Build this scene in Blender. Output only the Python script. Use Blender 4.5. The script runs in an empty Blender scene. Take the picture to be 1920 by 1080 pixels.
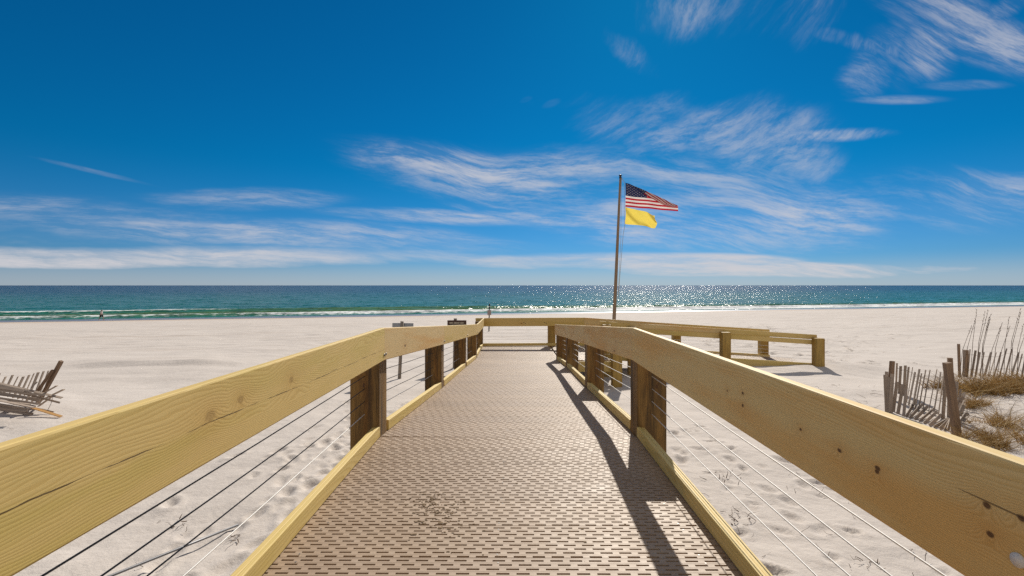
import bpy, bmesh, math, random
import numpy as np
from mathutils import Vector, Matrix, Euler

random.seed(7)
R = math.radians
S = bpy.context.scene
COL = S.collection
EYE = 5.95            # eye height above the sea (z = 0)
FPX = 900.0
SUN_AZ, SUN_EL = R(15.0), R(33.0)

# ------------------------------------------------------------------ camera
cam_d = bpy.data.cameras.new('camera')
cam_d.sensor_width = 36.0
cam_d.lens = 36.0 * FPX / 1920.0
cam_d.shift_y = -5.0 / 1920.0
cam_d.clip_start = 0.05
cam_d.clip_end = 60000
cam = bpy.data.objects.new('camera', cam_d)
cam.location = (0, 0, EYE)
cam.rotation_euler = (R(90), 0, 0)
COL.objects.link(cam)
S.camera = cam

# ------------------------------------------------------------------ exposure
S.view_settings.view_transform = 'Standard'
S.view_settings.look = 'None'
S.view_settings.gamma = 1.0
S.view_settings.use_curve_mapping = False
S.view_settings.exposure = 0.23
S.cycles.use_denoising = False
S.cycles.max_bounces = 8
S.cycles.diffuse_bounces = 4
S.cycles.caustics_reflective = False
S.cycles.caustics_refractive = False
S.cycles.sample_clamp_indirect = 6.0
S.cycles.sample_clamp_direct = 30.0


# ------------------------------------------------------------------ node helper
class NT:
    def __init__(self, tree):
        self.t = tree
        self.n = tree.nodes
        self.l = tree.links

    def new(self, typ, **kw):
        nd = self.n.new(typ)
        for k, v in kw.items():
            setattr(nd, k, v)
        return nd

    def put(self, sock, val):
        if val is None:
            return
        if isinstance(val, bpy.types.NodeSocket):
            self.l.new(val, sock)
        else:
            sock.default_value = val

    def m(self, op, a, b=None, c=None, clamp=False):
        nd = self.new('ShaderNodeMath', operation=op)
        nd.use_clamp = clamp
        for i, v in enumerate((a, b, c)):
            self.put(nd.inputs[i], v)
        return nd.outputs[0]

    def vm(self, op, a, b=None):
        nd = self.new('ShaderNodeVectorMath', operation=op)
        self.put(nd.inputs[0], a)
        if b is not None:
            self.put(nd.inputs[3] if op == 'SCALE' else nd.inputs[1], b)
        return nd.outputs[1] if op in ('LENGTH', 'DISTANCE', 'DOT_PRODUCT') else nd.outputs[0]

    def xyz(self, x, y, z):
        nd = self.new('ShaderNodeCombineXYZ')
        for i, v in enumerate((x, y, z)):
            self.put(nd.inputs[i], v)
        return nd.outputs[0]

    def sep(self, v):
        nd = self.new('ShaderNodeSeparateXYZ')
        self.put(nd.inputs[0], v)
        return nd.outputs

    def noise(self, vec, scale, detail=4, rough=0.5, dist=0.0, dim='3D', col=False):
        nd = self.new('ShaderNodeTexNoise', noise_dimensions=dim)
        self.put(nd.inputs['Vector'], vec)
        self.put(nd.inputs['Scale'], scale)
        self.put(nd.inputs['Detail'], detail)
        self.put(nd.inputs['Roughness'], rough)
        self.put(nd.inputs['Distortion'], dist)
        return nd.outputs['Color'] if col else nd.outputs['Fac']

    def ramp(self, fac, stops, interp='LINEAR'):
        nd = self.new('ShaderNodeValToRGB')
        cr = nd.color_ramp
        cr.interpolation = interp
        while len(cr.elements) < len(stops):
            cr.elements.new(0.5)
        for e, (p, c) in zip(cr.elements, stops):
            e.position = p
            e.color = c if len(c) == 4 else (*c, 1)
        self.put(nd.inputs[0], fac)
        return nd.outputs[0]

    def mix(self, fac, a, b, blend='MIX'):
        nd = self.new('ShaderNodeMix', data_type='RGBA', blend_type=blend)
        self.put(nd.inputs[0], fac)
        for s, v in ((nd.inputs[6], a), (nd.inputs[7], b)):
            if not isinstance(v, bpy.types.NodeSocket) and len(v) == 3:
                v = (*v, 1)
            self.put(s, v)
        return nd.outputs[2]

    def step(self, x, lo, hi):
        nd = self.new('ShaderNodeMapRange', interpolation_type='SMOOTHSTEP')
        self.put(nd.inputs[0], x)
        nd.inputs[1].default_value = lo
        nd.inputs[2].default_value = hi
        return nd.outputs[0]


# ------------------------------------------------------------------ sky
world = bpy.data.worlds.new('World')
S.world = world
world.use_nodes = True
wt = NT(world.node_tree)
wt.n.clear()
out = wt.new('ShaderNodeOutputWorld')
sky = wt.new('ShaderNodeTexSky', sky_type='NISHITA')
sky.sun_disc = False
sky.sun_elevation = SUN_EL
sky.sun_rotation = SUN_AZ
sky.altitude = 0
sky.air_density = 1.0
sky.dust_density = 0.09
sky.ozone_density = 10.0
gam = wt.new('ShaderNodeHueSaturation')
gam.inputs['Saturation'].default_value = 1.0
wt.l.new(sky.outputs[0], gam.inputs['Color'])
sk_z = wt.sep(wt.new('ShaderNodeTexCoord').outputs['Generated'])[2]
tint = wt.mix(wt.step(sk_z, 0.0, 0.24), (0.44, 0.76, 1.06, 1), (0.02, 0.75, 0.91, 1))
skyc = wt.mix(1.0, gam.outputs[0], tint, 'MULTIPLY')
bg = wt.new('ShaderNodeBackground')
wt.l.new(skyc, bg.inputs[0])
bg.inputs[1].default_value = 0.057
tc = wt.new('ShaderNodeTexCoord').outputs['Generated']
dx, dy, dz = wt.sep(tc)
ay = wt.m('ADD', wt.m('ABSOLUTE', dy), 0.03)
U = wt.m('DIVIDE', dx, ay)
V = wt.m('DIVIDE', dz, ay)
UV = wt.xyz(U, V, 0.0)


def ell(px, py, rx, ry, rot=0.0):
    """a soft patch of the sky, in directions (tangents of azimuth and height)"""
    cu, cv = (px - 960) / 900, (535 - py) / 900
    du = wt.m('SUBTRACT', U, cu)
    dv = wt.m('SUBTRACT', V, cv)
    c, s = math.cos(rot), math.sin(rot)
    a = wt.m('ADD', wt.m('MULTIPLY', du, c * 900 / rx), wt.m('MULTIPLY', dv, s * 900 / rx))
    b = wt.m('ADD', wt.m('MULTIPLY', du, -s * 900 / ry), wt.m('MULTIPLY', dv, c * 900 / ry))
    d = wt.m('SQRT', wt.m('ADD', wt.m('MULTIPLY', a, a), wt.m('MULTIPLY', b, b)))
    return wt.m('SUBTRACT', 1.0, wt.step(d, 0.25, 1.15))


def addn(*a):
    r = a[0]
    for x in a[1:]:
        r = wt.m('MAXIMUM', r, x)
    return r


def fibre(rot, su, sv, seed, warp=0.5, detail=12, rough=0.72):
    """combed cirrus: broad patches times fine hairs along one direction"""
    c, s = math.cos(rot), math.sin(rot)
    w = wt.noise(wt.vm('ADD', UV, (seed, seed * 1.7, 0)), 2.4, 1.2, 0.5, col=True)
    w = wt.vm('SUBTRACT', w, (0.5, 0.5, 0.5))
    q = wt.vm('ADD', UV, wt.vm('SCALE', w, warp * 0.35))
    w2 = wt.noise(wt.vm('ADD', UV, (seed * 2.1, seed, 0)), 11.0, 4, 0.6, col=True)
    q = wt.vm('ADD', q, wt.vm('SCALE', wt.vm('SUBTRACT', w2, (0.5, 0.5, 0.5)), 0.008 + 0.012 * warp))
    qx, qy, _ = wt.sep(q)
    a = wt.m('ADD', wt.m('MULTIPLY', qx, c), wt.m('MULTIPLY', qy, s))
    b = wt.m('ADD', wt.m('MULTIPLY', qx, -s), wt.m('MULTIPLY', qy, c))
    coarse = wt.noise(wt.xyz(wt.m('MULTIPLY', a, su), wt.m('MULTIPLY', b, sv), seed), 1.0, 5, 0.55)
    fine = wt.noise(wt.xyz(wt.m('MULTIPLY', a, su * 3.0), wt.m('MULTIPLY', b, sv * 4.6), seed + 3), 1.0, detail, rough)
    return coarse, fine


def cloud(mask, fib, gain, thr=0.60, soft=0.34, hair=0.75):
    coarse, fine = fib
    x = wt.m('ADD', coarse, wt.m('MULTIPLY', wt.m('SUBTRACT', mask, 1.0), 0.30))
    body = wt.step(x, thr - 0.28, thr - 0.28 + soft)
    hairs = wt.step(wt.m('ADD', fine, wt.m('MULTIPLY', body, 0.12)), 0.43, 0.74)
    hairs = wt.m('ADD', 1.0 - hair, wt.m('MULTIPLY', hairs, hair))
    return wt.m('MULTIPLY', wt.m('MULTIPLY', body, hairs), wt.m('MULTIPLY', wt.step(mask, 0.0, 0.5), gain))


f_flat = fibre(R(-4), 1.7, 11, 3.1, 0.22)
f_sheet = fibre(R(-9), 2.2, 9, 11.7, 0.45)
f_curl = fibre(R(24), 3.0, 8, 5.3, 0.75)
f_diag = fibre(R(-28), 2.6, 8, 8.9, 0.65)
f_top = fibre(R(62), 3.0, 8, 19.2, 0.8)
band = addn(ell(280, 484, 900, 27), ell(1150, 492, 420, 22), ell(1550, 508, 600, 20))
left_ = addn(ell(120, 425, 620, 62, R(-3)), ell(480, 378, 250, 30), ell(640, 450, 520, 44, R(-4)), ell(820, 410, 290, 18, R(-3)))
sheet = addn(ell(960, 360, 360, 66, R(-12)), ell(1030, 405, 260, 34, R(-7)), ell(1270, 380, 470, 120, R(-6)), ell(1480, 400, 390, 75), ell(1790, 385, 360, 75))
patch = addn(ell(1260, 240, 330, 84, R(-3)), ell(1390, 275, 220, 90, R(-20)), ell(1530, 264, 170, 16, R(2)))
upper = addn(ell(1790, 75, 290, 72, R(-24)), ell(1620, 125, 120, 66, R(45)), ell(1700, 110, 110, 76, R(40)), ell(1860, 30, 120, 30, R(30)))
wisps = addn(ell(1330, 25, 290, 105, R(-10)), ell(1485, 40, 90, 120, R(-20)), ell(1165, 105, 95, 34, R(-42)), ell(1540, 85, 190, 24, R(-15)))
low_w = addn(ell(1780, 175, 110, 14), ell(1660, 200, 110, 11), ell(220, 333, 170, 7, R(-13)), ell(985, 198, 26, 11, R(20)), ell(1030, 205, 32, 12, R(20)))
glow = wt.m('MULTIPLY', wt.m('SUBTRACT', 1.0, wt.step(wt.m('ABSOLUTE', dz), 0.0, 0.060)), 0.40)
dens = addn(
    cloud(band, f_flat, 0.95, 0.48, 0.36, 0.55),
    cloud(left_, f_flat, 0.78, 0.52, 0.52, 0.85),
    cloud(sheet, f_sheet, 0.90, 0.47, 0.56, 0.88),
    cloud(patch, f_curl, 0.68, 0.52, 0.52, 0.88),
    cloud(upper, f_diag, 0.72, 0.53, 0.50, 0.90),
    cloud(wisps, f_top, 0.50, 0.57, 0.52, 0.94),
    cloud(low_w, f_sheet, 0.34, 0.56, 0.46, 0.7), glow)
bgc = wt.new('ShaderNodeBackground')
bgc.inputs[0].default_value = (0.53, 0.52, 0.545, 1)
bgc.inputs[1].default_value = 1.0
mixs = wt.new('ShaderNodeMixShader')
wt.l.new(dens, mixs.inputs[0])
wt.l.new(bg.outputs[0], mixs.inputs[1])
wt.l.new(bgc.outputs[0], mixs.inputs[2])
# unseen broken cloud added overhead and behind the viewer to brighten the shadows
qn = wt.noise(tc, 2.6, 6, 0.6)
rear_fill = addn(wt.m('SUBTRACT', 1.0, wt.step(dy, -0.35, 0.12)), wt.m('MULTIPLY', wt.step(dz, 0.60, 0.86), 0.8))
rear_fill = wt.m('MULTIPLY', rear_fill, wt.m('ADD', 0.45, wt.m('MULTIPLY', wt.step(qn, 0.36, 0.62), 0.5)))
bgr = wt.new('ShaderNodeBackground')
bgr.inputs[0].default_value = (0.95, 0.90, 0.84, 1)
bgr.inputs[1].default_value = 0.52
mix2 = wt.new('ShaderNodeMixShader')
wt.l.new(rear_fill, mix2.inputs[0])
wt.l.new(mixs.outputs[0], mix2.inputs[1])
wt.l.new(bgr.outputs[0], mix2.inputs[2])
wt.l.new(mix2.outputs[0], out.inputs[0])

# ------------------------------------------------------------------ sun
sun_d = bpy.data.lights.new('sun', 'SUN')
sun_d.energy = 4.6
sun_d.angle = R(0.53)
sun_d.color = (1.0, 0.93, 0.82)
sun = bpy.data.objects.new('sun', sun_d)
sdir = Vector((math.sin(SUN_AZ) * math.cos(SUN_EL), math.cos(SUN_AZ) * math.cos(SUN_EL), math.sin(SUN_EL)))
sun.rotation_euler = (-sdir).to_track_quat('-Z', 'Y').to_euler()
sun.location = sdir * 60
COL.objects.link(sun)


# ================================================================== materials
def mat(name):
    m = bpy.data.materials.new(name)
    m.use_nodes = True
    t = NT(m.node_tree)
    b = t.n['Principled BSDF']
    return m, t, b


def bump(t, b, h, strength, dist=0.01):
    nd = t.new('ShaderNodeBump')
    nd.inputs['Strength'].default_value = strength
    nd.inputs['Distance'].default_value = dist
    t.put(nd.inputs['Height'], h)
    t.l.new(nd.outputs[0], b.inputs['Normal'])
    return nd


def pine(name, light, dark, tint, knots=0.55, rings=75.0, stain=0.0, spots=(), crack=False, wander=1.0, core_k=0.9):
    m, t, b = mat(name)
    g = t.new('ShaderNodeAttribute', attribute_name='grain').outputs['Vector']
    rnd = t.new('ShaderNodeObjectInfo').outputs['Random']
    off = t.xyz(t.m('MULTIPLY', rnd, 37.0), t.m('MULTIPLY', rnd, 0.21), t.m('MULTIPLY', rnd, 0.17))
    p = t.vm('ADD', g, off)
    px, py, pz = t.sep(p)
    # knots: sparse cells on the broad face
    kv = t.new('ShaderNodeTexVoronoi', voronoi_dimensions='2D')
    t.put(kv.inputs['Vector'], t.xyz(t.m('MULTIPLY', px, 1.25), t.m('MULTIPLY', pz, 2.6), 0.0))
    kv.inputs['Scale'].default_value = 1.0
    kr, kg, _ = t.sep(kv.outputs['Color'])
    on = t.m('GREATER_THAN', kr, 1.0 - knots)
    size = t.m('ADD', 0.018, t.m('MULTIPLY', kg, 0.028))
    kd = t.m('DIVIDE', kv.outputs['Distance'], size)
    wob = t.noise(t.vm('MULTIPLY', p, (60, 60, 60)), 1.0, 2, 0.5)
    kd = t.m('ADD', kd, t.m('MULTIPLY', t.m('SUBTRACT', wob, 0.5), 0.5))
    core = t.m('MULTIPLY', t.m('SUBTRACT', 1.0, t.step(kd, 0.55, 1.15)), on)
    halo = t.m('MULTIPLY', t.m('POWER', 2.718, t.m('MULTIPLY', kd, -0.28)), on)
    for sx_, sz_, sr_ in spots:
        ex = t.m('DIVIDE', t.m('SUBTRACT', t.sep(g)[0], sx_), sr_ * 1.5)
        ez = t.m('DIVIDE', t.m('SUBTRACT', t.sep(g)[2], sz_), sr_)
        e2 = t.m('SQRT', t.m('ADD', t.m('MULTIPLY', ex, ex), t.m('MULTIPLY', ez, ez)))
        e2 = t.m('ADD', e2, t.m('MULTIPLY', t.m('SUBTRACT', wob, 0.5), 0.6))
        core = t.m('MAXIMUM', core, t.m('SUBTRACT', 1.0, t.step(e2, 0.5, 1.1)))
        halo = t.m('MAXIMUM', halo, t.m('POWER', 2.718, t.m('MULTIPLY', e2, -0.33)))
    # growth rings round an axis just behind the board, wandering along it
    w1 = t.noise(t.vm('MULTIPLY', p, (0.55, 2.0, 2.0)), 1.0, 2, 0.5)
    w2 = t.noise(t.vm('MULTIPLY', p, (0.8, 3.0, 3.0)), 1.7, 3, 0.5)
    fine = t.noise(t.vm('MULTIPLY', p, (3.0, 30, 30)), 1.0, 3, 0.5)
    ry = t.m('ADD', t.m('ADD', py, 0.055), t.m('MULTIPLY', t.m('SUBTRACT', w1, 0.5), 0.16 * wander))
    rz = t.m('ADD', t.m('SUBTRACT', pz, t.m('MULTIPLY', rnd, 0.2)), t.m('MULTIPLY', t.m('SUBTRACT', w2, 0.5), 0.12 * wander))
    rad = t.m('SQRT', t.m('ADD', t.m('MULTIPLY', ry, ry), t.m('MULTIPLY', rz, rz)))
    rad = t.m('ADD', rad, t.m('MULTIPLY', halo, 0.045))
    rad = t.m('ADD', rad, t.m('MULTIPLY', fine, 0.004))
    ph = t.m('FRACT', t.m('MULTIPLY', rad, rings))
    late = t.m('SUBTRACT', t.step(ph, 0.25, 0.85), t.step(ph, 0.88, 1.0))
    fleck = t.noise(t.vm('MULTIPLY', p, (8, 260, 260)), 1.0, 2, 0.6)
    broad = t.noise(t.vm('MULTIPLY', p, (0.8, 7.0, 7.0)), 1.0, 3, 0.55)
    base = t.mix(t.m('MULTIPLY', late, 0.55), (*light, 1), (*dark, 1))
    base = t.mix(t.step(broad, 0.42, 0.72), base, t.mix(1.0, base, (*tint, 1), 'MULTIPLY'))
    base = t.mix(t.m('MULTIPLY', t.m('SUBTRACT', fleck, 0.35), 0.35, clamp=True), base, t.mix(1.0, base, (0.55, 0.5, 0.42), 'MULTIPLY'))
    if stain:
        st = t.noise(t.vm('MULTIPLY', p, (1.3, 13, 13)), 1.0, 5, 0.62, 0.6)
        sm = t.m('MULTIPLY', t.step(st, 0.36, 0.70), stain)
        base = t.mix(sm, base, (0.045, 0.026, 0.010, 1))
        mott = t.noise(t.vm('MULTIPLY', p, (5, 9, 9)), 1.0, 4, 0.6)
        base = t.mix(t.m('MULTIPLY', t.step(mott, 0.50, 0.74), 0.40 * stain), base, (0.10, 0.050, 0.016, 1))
    base = t.mix(t.m('MULTIPLY', halo, 0.45), base, t.mix(1.0, base, (0.78, 0.58, 0.38), 'MULTIPLY'))
    base = t.mix(t.m('MULTIPLY', core, core_k), base, (0.075, 0.030, 0.011, 1))
    # short drying checks
    ck = t.noise(t.vm('MULTIPLY', p, (2.2, 90, 90)), 1.0, 1, 0.5)
    chk = t.m('MULTIPLY', t.step(ck, 0.80, 0.83), 0.7)
    if crack:
        cw = t.noise(t.xyz(t.m('MULTIPLY', t.sep(g)[0], 1.1), 0.0, 0.0), 1.0, 6, 0.6)
        cz = t.m('ADD', t.m('ADD', -0.128, t.m('MULTIPLY', t.sep(g)[0], -0.016)), t.m('MULTIPLY', t.m('SUBTRACT', cw, 0.5), 0.05))
        cd = t.m('ABSOLUTE', t.m('SUBTRACT', t.sep(g)[2], cz))
        cgap = t.noise(t.xyz(t.m('MULTIPLY', t.sep(g)[0], 4.0), 7.0, 0.0), 1.0, 3, 0.6)
        cwid = t.m('MULTIPLY', t.step(cgap, 0.36, 0.60), 0.0022)
        chk = t.m('MAXIMUM', chk, t.m('MULTIPLY', t.m('LESS_THAN', cd, cwid), 0.85))
    base = t.mix(chk, base, (0.06, 0.03, 0.012, 1))
    t.l.new(base, b.inputs['Base Color'])
    b.inputs['Roughness'].default_value = 0.62
    b.inputs['Specular IOR Level'].default_value = 0.3
    h = t.m('ADD', t.m('MULTIPLY', late, 0.5), t.m('ADD', t.m('MULTIPLY', fleck, 0.6), t.m('MULTIPLY', chk, -2.0)))
    bump(t, b, h, 0.35, 0.0016)
    return m


M_RAIL = pine('pine_rail', (0.66, 0.48, 0.185), (0.52, 0.345, 0.105), (0.90, 0.90, 0.72), 0.35, 165)
M_RAIL2 = pine('pine_rail_heart', (0.70, 0.52, 0.255), (0.56, 0.375, 0.14), (0.96, 0.80, 0.60), 0.45, 175)
M_LEFT = pine('pine_rail_cracked', (0.68, 0.50, 0.195), (0.53, 0.36, 0.11), (0.86, 0.90, 0.70), 0.0, 160,
              spots=[(1.295, -0.121, 0.026), (1.492, -0.107, 0.019), (1.948, -0.113, 0.019)], crack=True, core_k=0.30)
M_RIGHT = pine('pine_rail_clear', (0.72, 0.55, 0.26), (0.57, 0.395, 0.14), (0.98, 0.80, 0.60), 0.0, 190, wander=0.4,
               spots=[(1.653, -0.116, 0.008), (1.653, -0.17, 0.008), (1.811, -0.139, 0.006), (1.219, -0.147, 0.006), (1.016, -0.151, 0.008), (0.86, -0.147, 0.008), (0.862, -0.156, 0.007), (0.557, -0.109, 0.008), (0.549, -0.165, 0.007), (0.487, -0.103, 0.008)])
M_CURB = pine('pine_curb', (0.69, 0.52, 0.205), (0.55, 0.385, 0.12), (0.92, 0.92, 0.72), 0.3, 110)
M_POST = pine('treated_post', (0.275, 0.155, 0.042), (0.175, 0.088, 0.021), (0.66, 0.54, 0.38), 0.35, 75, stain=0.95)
M_POST2 = pine('treated_post_pale', (0.47, 0.31, 0.085), (0.35, 0.21, 0.05), (0.78, 0.68, 0.5), 0.35, 90, stain=0.35)
M_JOIST = pine('treated_joist', (0.42, 0.30, 0.13), (0.3, 0.2, 0.08), (0.8, 0.75, 0.6), 0.3, 70, stain=0.3)


def grey_wood(name, a, bcol, sc=1.0):
    m, t, b = mat(name)
    o = t.new('ShaderNodeTexCoord').outputs['Object']
    rnd = t.new('ShaderNodeObjectInfo').outputs['Random']
    p = t.vm('ADD', o, t.xyz(t.m('MULTIPLY', rnd, 13.0), t.m('MULTIPLY', rnd, 29.0), 0.0))
    n1 = t.noise(t.vm('MULTIPLY', p, (90 * sc, 90 * sc, 3 * sc)), 1.0, 4, 0.6)
    n2 = t.noise(t.vm('MULTIPLY', p, (9, 9, 2)), 1.0, 3, 0.6)
    f = t.m('ADD', t.m('MULTIPLY', n1, 0.7), t.m('MULTIPLY', t.m('ADD', n2, rnd), 0.22))
    t.l.new(t.ramp(f, [(0.3, bcol), (0.72, a)]), b.inputs['Base Color'])
    b.inputs['Roughness'].default_value = 0.85
    bump(t, b, n1, 0.5, 0.003)
    return m


M_PICKET = grey_wood('weathered_picket', (0.42, 0.335, 0.265), (0.15, 0.11, 0.08))
M_STAKE = grey_wood('weathered_stake', (0.30, 0.195, 0.12), (0.075, 0.040, 0.022))
M_FRESH = grey_wood('split_picket', (0.62, 0.36, 0.12), (0.36, 0.17, 0.05))
M_SIGNPOST = grey_wood('sign_post_wood', (0.30, 0.25, 0.20), (0.13, 0.10, 0.08))
M_POLE = grey_wood('flagpole_wood', (0.27, 0.185, 0.115), (0.11, 0.07, 0.042), 0.5)


def plain(name, c, rough=0.6, metal=0.0, var=0.25, sc=8.0):
    m, t, b = mat(name)
    o = t.new('ShaderNodeTexCoord').outputs['Object']
    n = t.noise(o, sc, 5, 0.6)
    t.l.new(t.mix(t.m('MULTIPLY', n, var), (*c, 1), tuple(x * 0.35 for x in c) + (1,)), b.inputs['Base Color'])
    b.inputs['Roughness'].default_value = rough
    b.inputs['Metallic'].default_value = metal
    return m


M_STEEL = plain('steel_cable', (0.66, 0.64, 0.61), 0.55, 0.15, 0.2, 40)
M_COATED = plain('coated_cable', (0.035, 0.037, 0.042), 0.6, 0.0, 0.2, 40)
M_WASHER = plain('zinc_washer', (0.72, 0.66, 0.60), 0.6, 0.0, 0.15, 30)
M_BOLT = plain('galvanised_bolt', (0.22, 0.21, 0.20), 0.5, 0.8, 0.4, 60)
M_ALU = plain('aluminium_sheet', (0.30, 0.31, 0.33), 0.45, 0.4, 0.3, 12)
M_BROWN = plain('brown_sign_paint', (0.075, 0.030, 0.018), 0.6, 0.0, 0.3, 14)
M_PANEL = plain('sign_panel', (0.11, 0.085, 0.065), 0.6, 0.0, 0.3, 14)
M_CREAM = plain('cream_lettering', (0.55, 0.47, 0.36), 0.6, 0.0, 0.2, 30)
M_DARK = plain('dark_paint', (0.022, 0.018, 0.02), 0.5, 0.0, 0.3, 14)
M_PALE = plain('pale_sign', (0.33, 0.27, 0.25), 0.6, 0.0, 0.5, 20)
M_ROPE = plain('rope', (0.42, 0.40, 0.36), 0.9, 0.0, 0.3, 60)
M_TWIG = plain('dry_twig', (0.14, 0.085, 0.05), 0.9, 0.0, 0.6, 30)
M_CRUMB = plain('damp_dirt', (0.25, 0.17, 0.095), 0.95, 0.0, 0.6, 60)
M_SKIN = plain('skin', (0.42, 0.25, 0.18), 0.5, 0.0, 0.15, 8)
M_HAIR = plain('hair', (0.015, 0.011, 0.009), 0.5, 0.0, 0.2, 30)
M_SHIRT = plain('pale_shirt', (0.62, 0.52, 0.50), 0.8, 0.0, 0.2, 9)
M_SHORTS = plain('black_shorts', (0.012, 0.012, 0.016), 0.8, 0.0, 0.3, 9)


def deck_mat():
    m, t, b = mat('deck_plastic')
    geo = t.new('ShaderNodeNewGeometry').outputs['Position']
    rnd = t.new('ShaderNodeObjectInfo').outputs['Random']
    n = t.noise(geo, 1.7, 5, 0.6)
    n2 = t.noise(geo, 55, 3, 0.6)
    dust = t.noise(geo, 7.5, 6, 0.68)
    c = t.mix(t.step(n, 0.3, 0.7), (0.345, 0.243, 0.155, 1), (0.412, 0.300, 0.204, 1))
    c = t.mix(t.m('MULTIPLY', rnd, 0.45), c, (0.27, 0.195, 0.14, 1))
    c = t.mix(t.m('MULTIPLY', t.step(dust, 0.52, 0.72), 0.30), c, (0.46, 0.375, 0.29, 1))
    c = t.mix(t.m('MULTIPLY', n2, 0.22), c, (0.22, 0.16, 0.115, 1))
    t.l.new(c, b.inputs['Base Color'])
    t.put(b.inputs['Roughness'], t.m('ADD', 0.46, t.m('MULTIPLY', dust, 0.25)))
    b.inputs['Specular IOR Level'].default_value = 0.4
    bump(t, b, n2, 0.25, 0.002)
    return m


M_DECK = deck_mat()
SHORE = 104.5
SL = 0.26


def sand_mat():
    m, t, b = mat('white_sand')
    P = t.new('ShaderNodeNewGeometry').outputs['Position']
    x, y, z = t.sep(P)
    s = t.m('SUBTRACT', y, t.m('MULTIPLY', x, SL))
    r = t.m('ADD', x, t.m('MULTIPLY', y, SL))
    n1 = t.noise(P, 0.35, 5, 0.6)
    n2 = t.noise(P, 9.0, 5, 0.65)
    n3 = t.noise(P, 240.0, 2, 0.6)
    streak = t.noise(t.xyz(t.m('MULTIPLY', r, 0.035), t.m('MULTIPLY', s, 0.75), 0.0), 1.0, 6, 0.62)
    streak2 = t.noise(t.xyz(t.m('MULTIPLY', r, 0.30), t.m('MULTIPLY', s, 1.8), 4.0), 1.0, 5, 0.6)
    far = t.step(s, 13.0, 34.0)
    c = t.mix(n1, (0.535, 0.482, 0.438, 1), (0.612, 0.560, 0.515, 1))
    c = t.mix(t.m('MULTIPLY', t.step(n2, 0.5, 0.8), 0.22), c, (0.45, 0.37, 0.31, 1))
    c = t.mix(t.m('MULTIPLY', n3, 0.22), c, (0.36, 0.29, 0.24, 1))
    sk = t.m('MULTIPLY', t.m('MULTIPLY', t.step(streak, 0.50, 0.70), far), 0.45)
    c = t.mix(sk, c, (0.41, 0.34, 0.285, 1))
    sk2 = t.m('MULTIPLY', t.m('MULTIPLY', t.step(streak2, 0.54, 0.74), far), 0.30)
    c = t.mix(sk2, c, (0.40, 0.33, 0.28, 1))
    # damp and wet sand along the water's edge
    jag = t.m('MULTIPLY', t.m('SUBTRACT', t.noise(t.xyz(t.m('MULTIPLY', r, 0.05), 0.0, 0.0), 1.0, 3, 0.5), 0.5), 5.0)
    ws = t.m('ADD', s, jag)
    damp = t.step(ws, SHORE - 20.0, SHORE - 12.0)
    wet = t.step(ws, SHORE - 12.0, SHORE - 9.5)
    c = t.mix(t.m('MULTIPLY', damp, 0.75), c, (0.50, 0.38, 0.275, 1))
    c = t.mix(t.m('MULTIPLY', wet, 0.92), c, (0.165, 0.150, 0.145, 1))
    t.l.new(c, b.inputs['Base Color'])
    t.put(b.inputs['Roughness'], t.m('SUBTRACT', 0.92, t.m('MULTIPLY', wet, 0.62)))
    t.put(b.inputs['Specular IOR Level'], t.m('ADD', 0.12, t.m('MULTIPLY', wet, 0.4)))
    h = t.m('ADD', t.m('MULTIPLY', n2, 0.018), t.m('MULTIPLY', n3, 0.0022))
    h = t.m('ADD', h, t.m('MULTIPLY', t.m('MULTIPLY', streak2, far), 0.17))
    h = t.m('MULTIPLY', h, t.m('SUBTRACT', 1.0, t.m('MULTIPLY', wet, 0.97)))
    bump(t, b, h, 0.9, 1.0)
    return m


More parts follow.
